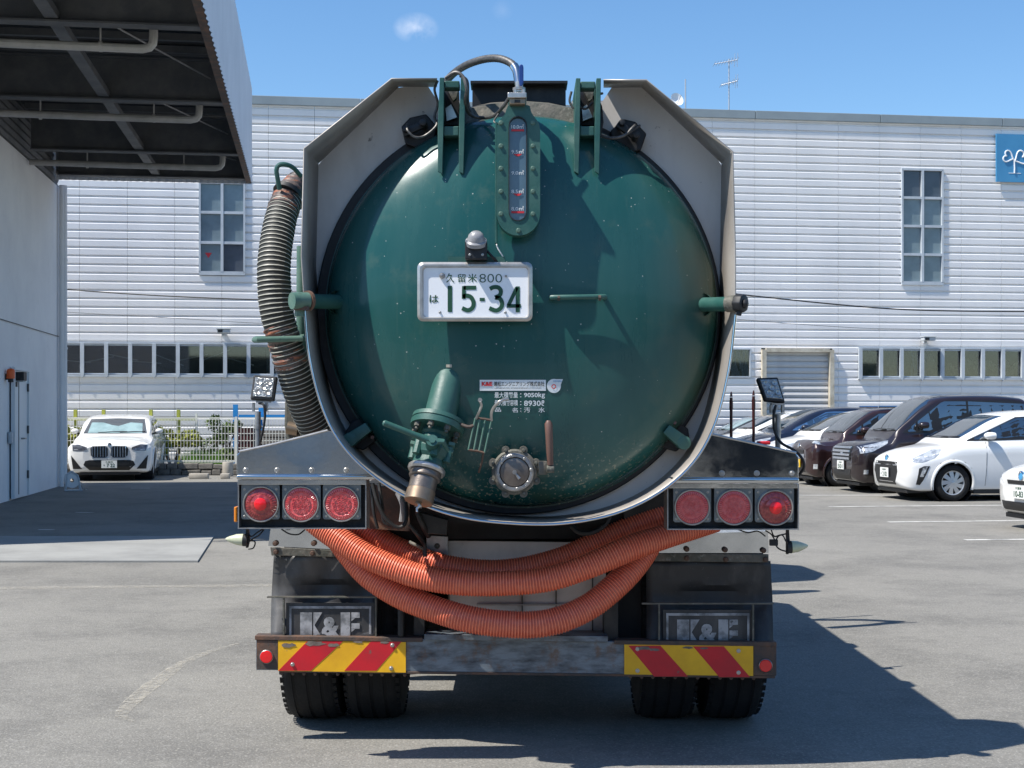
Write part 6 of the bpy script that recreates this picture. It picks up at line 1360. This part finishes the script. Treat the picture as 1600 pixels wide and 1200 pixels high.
    if S.get('badge'):
        y, z, r = S['badge']; h = hit_front(y, z); g = G(); ax = Vector((-1, 0, .25)).normalized(); g.lathe([(0, r), (.012, r * .9), (.014, r * .6), (.014, .001)], h, ax, 16); g.build('badge', M[S.get('badgem', 'car_chrome')], rt)
        if S.get('badgem'): g = G(); g.tube([h + ax * .012 + Vector((0, r * math.cos(t), r * math.sin(t))) for t in [2 * math.pi * k / 14 for k in range(15)]], r * .14, 5); g.build('badge_ring', M['car_chrome'], rt)
    if S.get('wiper', True):
        g = G()
        for y0, y1 in ((.35, -.25), (-.1, -.62)):
            a_, b_ = hit_front(y0 * W / .85, bt + .055), hit_front(y1 * W / .85, bt + .075)
            if a_ is not None and b_ is not None: g.tube([a_ + Vector((-.03, 0, .0)), a_.lerp(b_, .5) + Vector((-.04, 0, .01)), b_ + Vector((-.03, 0, .0))], .008, 5)
        if g.v: g.build('wiper', M['car_black'], rt)
    if S.get('fin'):
        x, z = S['fin']; G().prism([Vector((x, -.02, z)), Vector((x + .16, -.02, z + .07)), Vector((x + .2, -.02, z))], [Vector((x, .02, z)), Vector((x + .16, .02, z + .07)), Vector((x + .2, .02, z))]).build('roof_fin', M['car_black'], rt, smooth=0)
    if S.get('extra'): S['extra'](rt, hit_front, hit_side, patch)
    return rt
def glass_side(bt, H, cw, wt, re, pil):
    """side windows split at the pillars"""
    out = []; hi = H - .115; fx = cw + (wt - cw) * .22; tx = wt + .02
    top = lambda x: hi if wt + .1 <= x <= re - .1 else (bt + .05 + (hi - bt - .05) * (x - fx) / (tx + .08 - fx) if x < wt + .1 else hi - (x - re + .1) * .25)
    xs = [fx + .02] + pil + [re + .12]
    for i, (a, b) in enumerate(zip(xs, xs[1:])):
        a, b = a + .022, b - .022; m1 = min(max(wt + .1, a), b); lo_ = [(a, bt + .025 + .02 * i), (b, bt + .035 + .02 * i)]; hi_ = [(a, max(top(a), bt + .04)), (m1, max(top(m1), bt + .06)), (b, top(b))]
        out.append(('side_window', 'car_glass', lo_, hi_))
    return out
def hull(bt, H, cw, wt, re):
    fx = cw + (wt - cw) * .12; return ('window_surround', 'car_black', [(fx, bt + .0), (re + .22, bt + .045)], [(fx + .02, bt + .02), (wt + .1, H - .095), (re - .1, H - .095), (re + .16, H - .2)])
def wind(W, bt, H, k0=.74, k1=.66): return ('windscreen', 'car_glass', [(-W * k0, bt + .05), (0, bt + .045), (W * k0, bt + .05)], [(-W * k1, H - .085), (0, H - .065), (W * k1, H - .085)])
cg = 'cars parked in the row at the right'
W = .85
aqua = dict(L=4.0, W=1.70, H=1.53, belt=1.02, hood=.90, nose=.70, cowl=1.0, wtop=1.98, rend=3.05, tail=.5, wheels=(.84, 3.39), wr=.315, paint='white', spokes=9, twist=.35, spw=.042, mirror=(1.50, 1.08), gaps=(1.42, 2.5), handles=((2.28, .86),),
    side=[hull(1.02, 1.53, 1.0, 1.98, 3.05)] + glass_side(1.02, 1.53, 1.0, 1.98, 3.05, [1.55, 2.5]) + [('headlight', 'car_lamp', [(.10, .66), (.30, .665), (.52, .74), (.66, .86)], [(.14, .72), (.34, .80), (.55, .88), (.68, .885)]), ('fog_lamp_recess', 'car_black', [(.20, .29), (.26, .28), (.31, .36)], [(.24, .56), (.32, .60), (.42, .60)]), ('fog_lamp', 'car_lamp', [(.25, .42), (.31, .42)], [(.30, .57), (.38, .59)])],
    front=[wind(W, 1.02, 1.53), ('grille', 'car_black', [(-.36, .27), (.36, .27)], [(-.47, .50), (-.44, .665), (.44, .665), (.47, .50)]), ('grille_bar', 'car_chrome', [(-.43, .60), (.43, .60)], [(-.43, .615), (.43, .615)])],
    badge=(0, .715, .055), badgem='sign_blue', plate=(0, .47, ('久留米', '・2 02'), 'num_white'))
car('parked_car', 'white hatchback with chrome spoked wheels, nearest whole car in the right row', (6.50, 24.72, 0), TH + R(1), aqua, cg)
prius = dict(L=4.3, W=1.74, H=1.5, belt=1.0, hood=.88, nose=.70, cowl=1.0, wtop=2.1, rend=3.1, wheels=(.88, 3.5), wr=.315, paint='pearl', mirror=(1.5, 1.06), gaps=(1.42,),
    side=[hull(1.0, 1.5, 1.0, 2.1, 3.1)] + glass_side(1.0, 1.5, 1.0, 2.1, 3.1, [2.4]) + [('headlight', 'car_lamp', [(.16, .70), (.38, .72), (.62, .82)], [(.22, .80), (.42, .87), (.62, .88)])],
    front=[wind(.87, 1.0, 1.5), ('grille', 'car_black', [(-.34, .585), (.34, .585)], [(-.36, .635), (.36, .635)]), ('lower_grille', 'car_black', [(-.50, .24), (.50, .24)], [(-.55, .36), (.55, .36)])],
    badge=(0, .695, .06), badgem='sign_blue', plate=(0, .49, ('久留米', '10-83'), 'num_white'))
car('parked_car', 'pearl white car cut off by the right edge, only its nose in view', (6.48, 18.1, 0), TH, prius, cg)
def van_grille(rt, hf, hs, patch):
    for z in (.62, .69, .76, .83): patch('grille_bar', 'car_chrome', [(-.42, z), (.42, z)], [(-.42, z + .04), (.42, z + .04)], 'front', off=.03)
    g = G()
    for s in (1, -1):
        h = hs(1.2, 1.70, s)
solio = dict(rw=1.06, nw=1.10, L=3.7, W=1.64, H=1.83, belt=1.12, hood=.98, nose=.84, cowl=.78, wtop=1.62, rend=3.35, tail=.75, wheels=(.70, 3.15), wr=.30, paint='brown', mirror=(1.28, 1.24), gaps=(1.2,), handles=((2.1, .95),),
    side=[hull(1.12, 1.83, .78, 1.62, 3.35)] + glass_side(1.12, 1.83, .78, 1.62, 3.35, [1.18, 2.2]) + [('headlight', 'car_lamp', [(.07, .74), (.3, .78), (.62, .93)], [(.08, .87), (.36, .92), (.66, .985)]), ('fog_lamp', 'car_lamp', [(.12, .36), (.20, .36)], [(.12, .44), (.20, .44)])],
    front=[wind(.82, 1.12, 1.83, .80, .72), ('grille', 'car_black', [(-.44, .60), (.44, .60)], [(-.46, .88), (.46, .88)]), ('lower_grille', 'car_black', [(-.40, .24), (.40, .24)], [(-.44, .44), (.44, .44)]), ('bumper_trim', 'car_chrome', [(-.5, .22), (.5, .22)], [(-.5, .235), (.5, .235)])],
    plate=(.0, .51, ('久留米', '501'), 'num_white'), extra=van_grille, badge=(0, .745, .06))
car('parked_car', 'tall dark brown box van with chrome barred grille behind the white hatchback', (6.30, 27.15, 0), TH, solio, cg)
def kei_x(rt, hf, hs, patch):
    for s in (1, -1):
        h = hs(.22, .80, s); 
        if h is not None:
            g = G(); g.lathe([(-.02, .13), (.03, .128), (.055, .10), (.065, .001)], Vector((.17, -s * .56, .80)), Vector((-1, -s * .5, .15)), 24); g.build('round_headlight', M['car_lamp'], rt)
            g = G(); g.tube([Vector((wx_, -s * .55, 1.625)) for wx_ in (1.5, 1.7, 2.6, 2.8)], .022, 8); g.build('roof_rail', M['car_chrome'], rt)
kei = dict(rw=1.05, nw=1.10, L=3.4, W=1.50, H=1.60, belt=1.05, hood=.93, nose=.84, cowl=.72, wtop=1.40, rend=2.95, tail=.8, wheels=(.62, 3.0), wr=.285, paint='maroon', mirror=(1.15, 1.12), gaps=(1.08,),
    side=[hull(1.05, 1.60, .72, 1.40, 2.95)] + glass_side(1.05, 1.60, .72, 1.40, 2.95, [1.12, 2.0]) + [('fog_lamp', 'car_lamp', [(.08, .36), (.15, .36)], [(.08, .46), (.15, .46)])],
    front=[wind(.75, 1.05, 1.60, .80, .72), ('grille_panel', 'car_black', [(-.30, .66), (.30, .66)], [(-.32, .74), (.32, .74)]), ('grille_trim', 'car_chrome', [(-.33, .57), (.33, .57)], [(-.33, .65), (.33, .65)]), ('lower_grille', 'car_black', [(-.36, .28), (.36, .28)], [(-.38, .44), (.38, .44)])],
    plate=(.0, .46, ('久留米', '・・4'), 'num_yellow'), extra=kei_x, badge=(0, .82, .05))
car('parked_car', 'small maroon box car with round headlights and yellow number plate', (5.95, 29.5, 0), TH - R(1), kei, cg)
hatch = dict(L=4.1, W=1.70, H=1.57, belt=1.05, hood=.93, nose=.72, cowl=.95, wtop=2.05, rend=3.3, wheels=(.82, 3.4), wr=.30, paint='white', mirror=(1.5, 1.12), gaps=(1.4,),
    side=[hull(1.05, 1.57, .95, 2.05, 3.3)] + glass_side(1.05, 1.57, .95, 2.05, 3.3, [1.5, 2.5]) + [('headlight', 'car_lamp', [(.16, .70), (.4, .74), (.7, .88)], [(.2, .80), (.45, .87), (.72, .92)])],
    front=[wind(.85, 1.05, 1.57), ('grille', 'car_black', [(-.4, .30), (.4, .30)], [(-.45, .5), (.45, .5)])], plate=(0, .5, ('久留米', '・12'), 'num_white'), badge=(0, .72, .05))
car('parked_car', 'white hatchback with a long raked windscreen between the maroon box car and the navy car', (5.72, 31.8, 0), TH, hatch, cg)
navy = dict(L=4.6, W=1.78, H=1.63, belt=1.08, hood=.96, nose=.74, cowl=1.05, wtop=2.05, rend=3.4, wheels=(.9, 3.65), wr=.32, paint='navy', mirror=(1.55, 1.13), gaps=(1.5,), fin=(3.35, 1.6),
    side=[('window_surround', 'car_chrome', [(1.25, 1.085), (3.6, 1.13)], [(1.3, 1.12), (2.15, 1.53), (3.3, 1.53), (3.55, 1.42)])] + glass_side(1.09, 1.62, 1.08, 2.05, 3.4, [1.6, 2.6]) + [('headlight', 'car_lamp', [(.16, .72), (.4, .76), (.7, .88)], [(.2, .80), (.45, .87), (.72, .92)])],
    front=[wind(.89, 1.08, 1.63), ('grille', 'car_chrome', [(-.4, .40), (.4, .40)], [(-.45, .7), (.45, .7)])], plate=(0, .5, ('久留米', '・・'), 'num_white'))
car('parked_car', 'dark navy car with a chrome window line behind the right work lamp', (5.25, 34.1, 0), TH, navy, cg)
w2 = dict(hatch); w2.update(H=1.56, paint='pearl', L=4.3)
car('parked_car', 'white car mostly hidden between the navy car and the low dark car', (4.95, 36.1, 0), TH, w2, cg)
dk = dict(navy); dk.update(H=1.45, belt=1.0, hood=.9, nose=.7, fin=None, paint='dark', side=[hull(1.0, 1.45, 1.05, 2.05, 3.4)] + glass_side(1.0, 1.45, 1.05, 2.05, 3.4, [1.6, 2.6]), front=[('windscreen', 'car_shade', [(-.64, 1.05), (.64, 1.05)], [(-.58, 1.37), (.58, 1.37)])])
car('parked_car', 'low dark car at the far end of the row beside the tank', (4.55, 37.85, 0), TH, dk, cg)
# white car by the fence
def bm_x(rt, hf, hs, patch):
    for s in (1, -1):
        o = patch('kidney_grille', 'car_black', [(s * .03, .56), (s * .08, .52), (s * .33, .52), (s * .39, .57)], [(s * .035, .74), (s * .09, .77), (s * .36, .77), (s * .40, .72)], 'front', off=.012)
        for k in range(6):
            y = s * (.065 + k * .058); patch('grille_slat', 'car_chrome', [(y, .535), (y + .014, .535)], [(y, .765), (y + .014, .765)], 'front', off=.03, parent=o, n=2)
        patch('grille_trim', 'car_chrome', [(s * .03, .505), (s * .36, .505)], [(s * .03, .52), (s * .36, .52)], 'front', off=.018, parent=o)
bmw = dict(rw=1.07, nw=1.10, L=4.5, W=1.80, H=1.45, belt=1.0, hood=.91, nose=.80, cowl=1.15, wtop=2.0, rend=3.7, wheels=(.86, 3.55), wr=.34, paint='white', mirror=(1.62, 1.05), gaps=(1.5, 2.6), handles=((2.4, .86), (3.3, .88)),
    side=[hull(1.0, 1.43, 1.15, 2.0, 3.7)] + glass_side(1.0, 1.43, 1.15, 2.0, 3.7, [1.6, 2.7]),
    front=[('windscreen', 'car_glass', [(-.70, 1.035), (0, 1.03), (.70, 1.035)], [(-.60, 1.355), (0, 1.375), (.60, 1.355)], ('sunshade', 'car_shade', [(-.60, 1.045), (.60, 1.045)], [(-.57, 1.26), (-.3, 1.28), (-.05, 1.20), (.1, 1.22), (.3, 1.28), (.56, 1.28)])), ('lower_grille', 'car_black', [(-.42, .24), (.42, .24)], [(-.55, .36), (-.50, .465), (.50, .465), (.55, .36)])],
    frontm=[('headlight', 'car_lamp_dark', [(.47, .70), (.56, .665), (.78, .67)], [(.48, .745), (.66, .81), (.80, .80)]), ('side_vent', 'car_black', [(.58, .27), (.78, .27)], [(.76, .50), (.82, .57)]), ('daytime_lamp', 'car_lamp', [(.66, .69), (.76, .69)], [(.66, .70), (.76, .70)])],
    badge=(0, .80, .045), plate=(0, .375, ('久留米', '・7 22'), 'num_white'), extra=bm_x)
car('parked_car', 'white car facing the camera with twin kidney grille, alone before the mesh fence', (-8.82, 31.15, 0), R(90) + R(9.5), bmw, None)
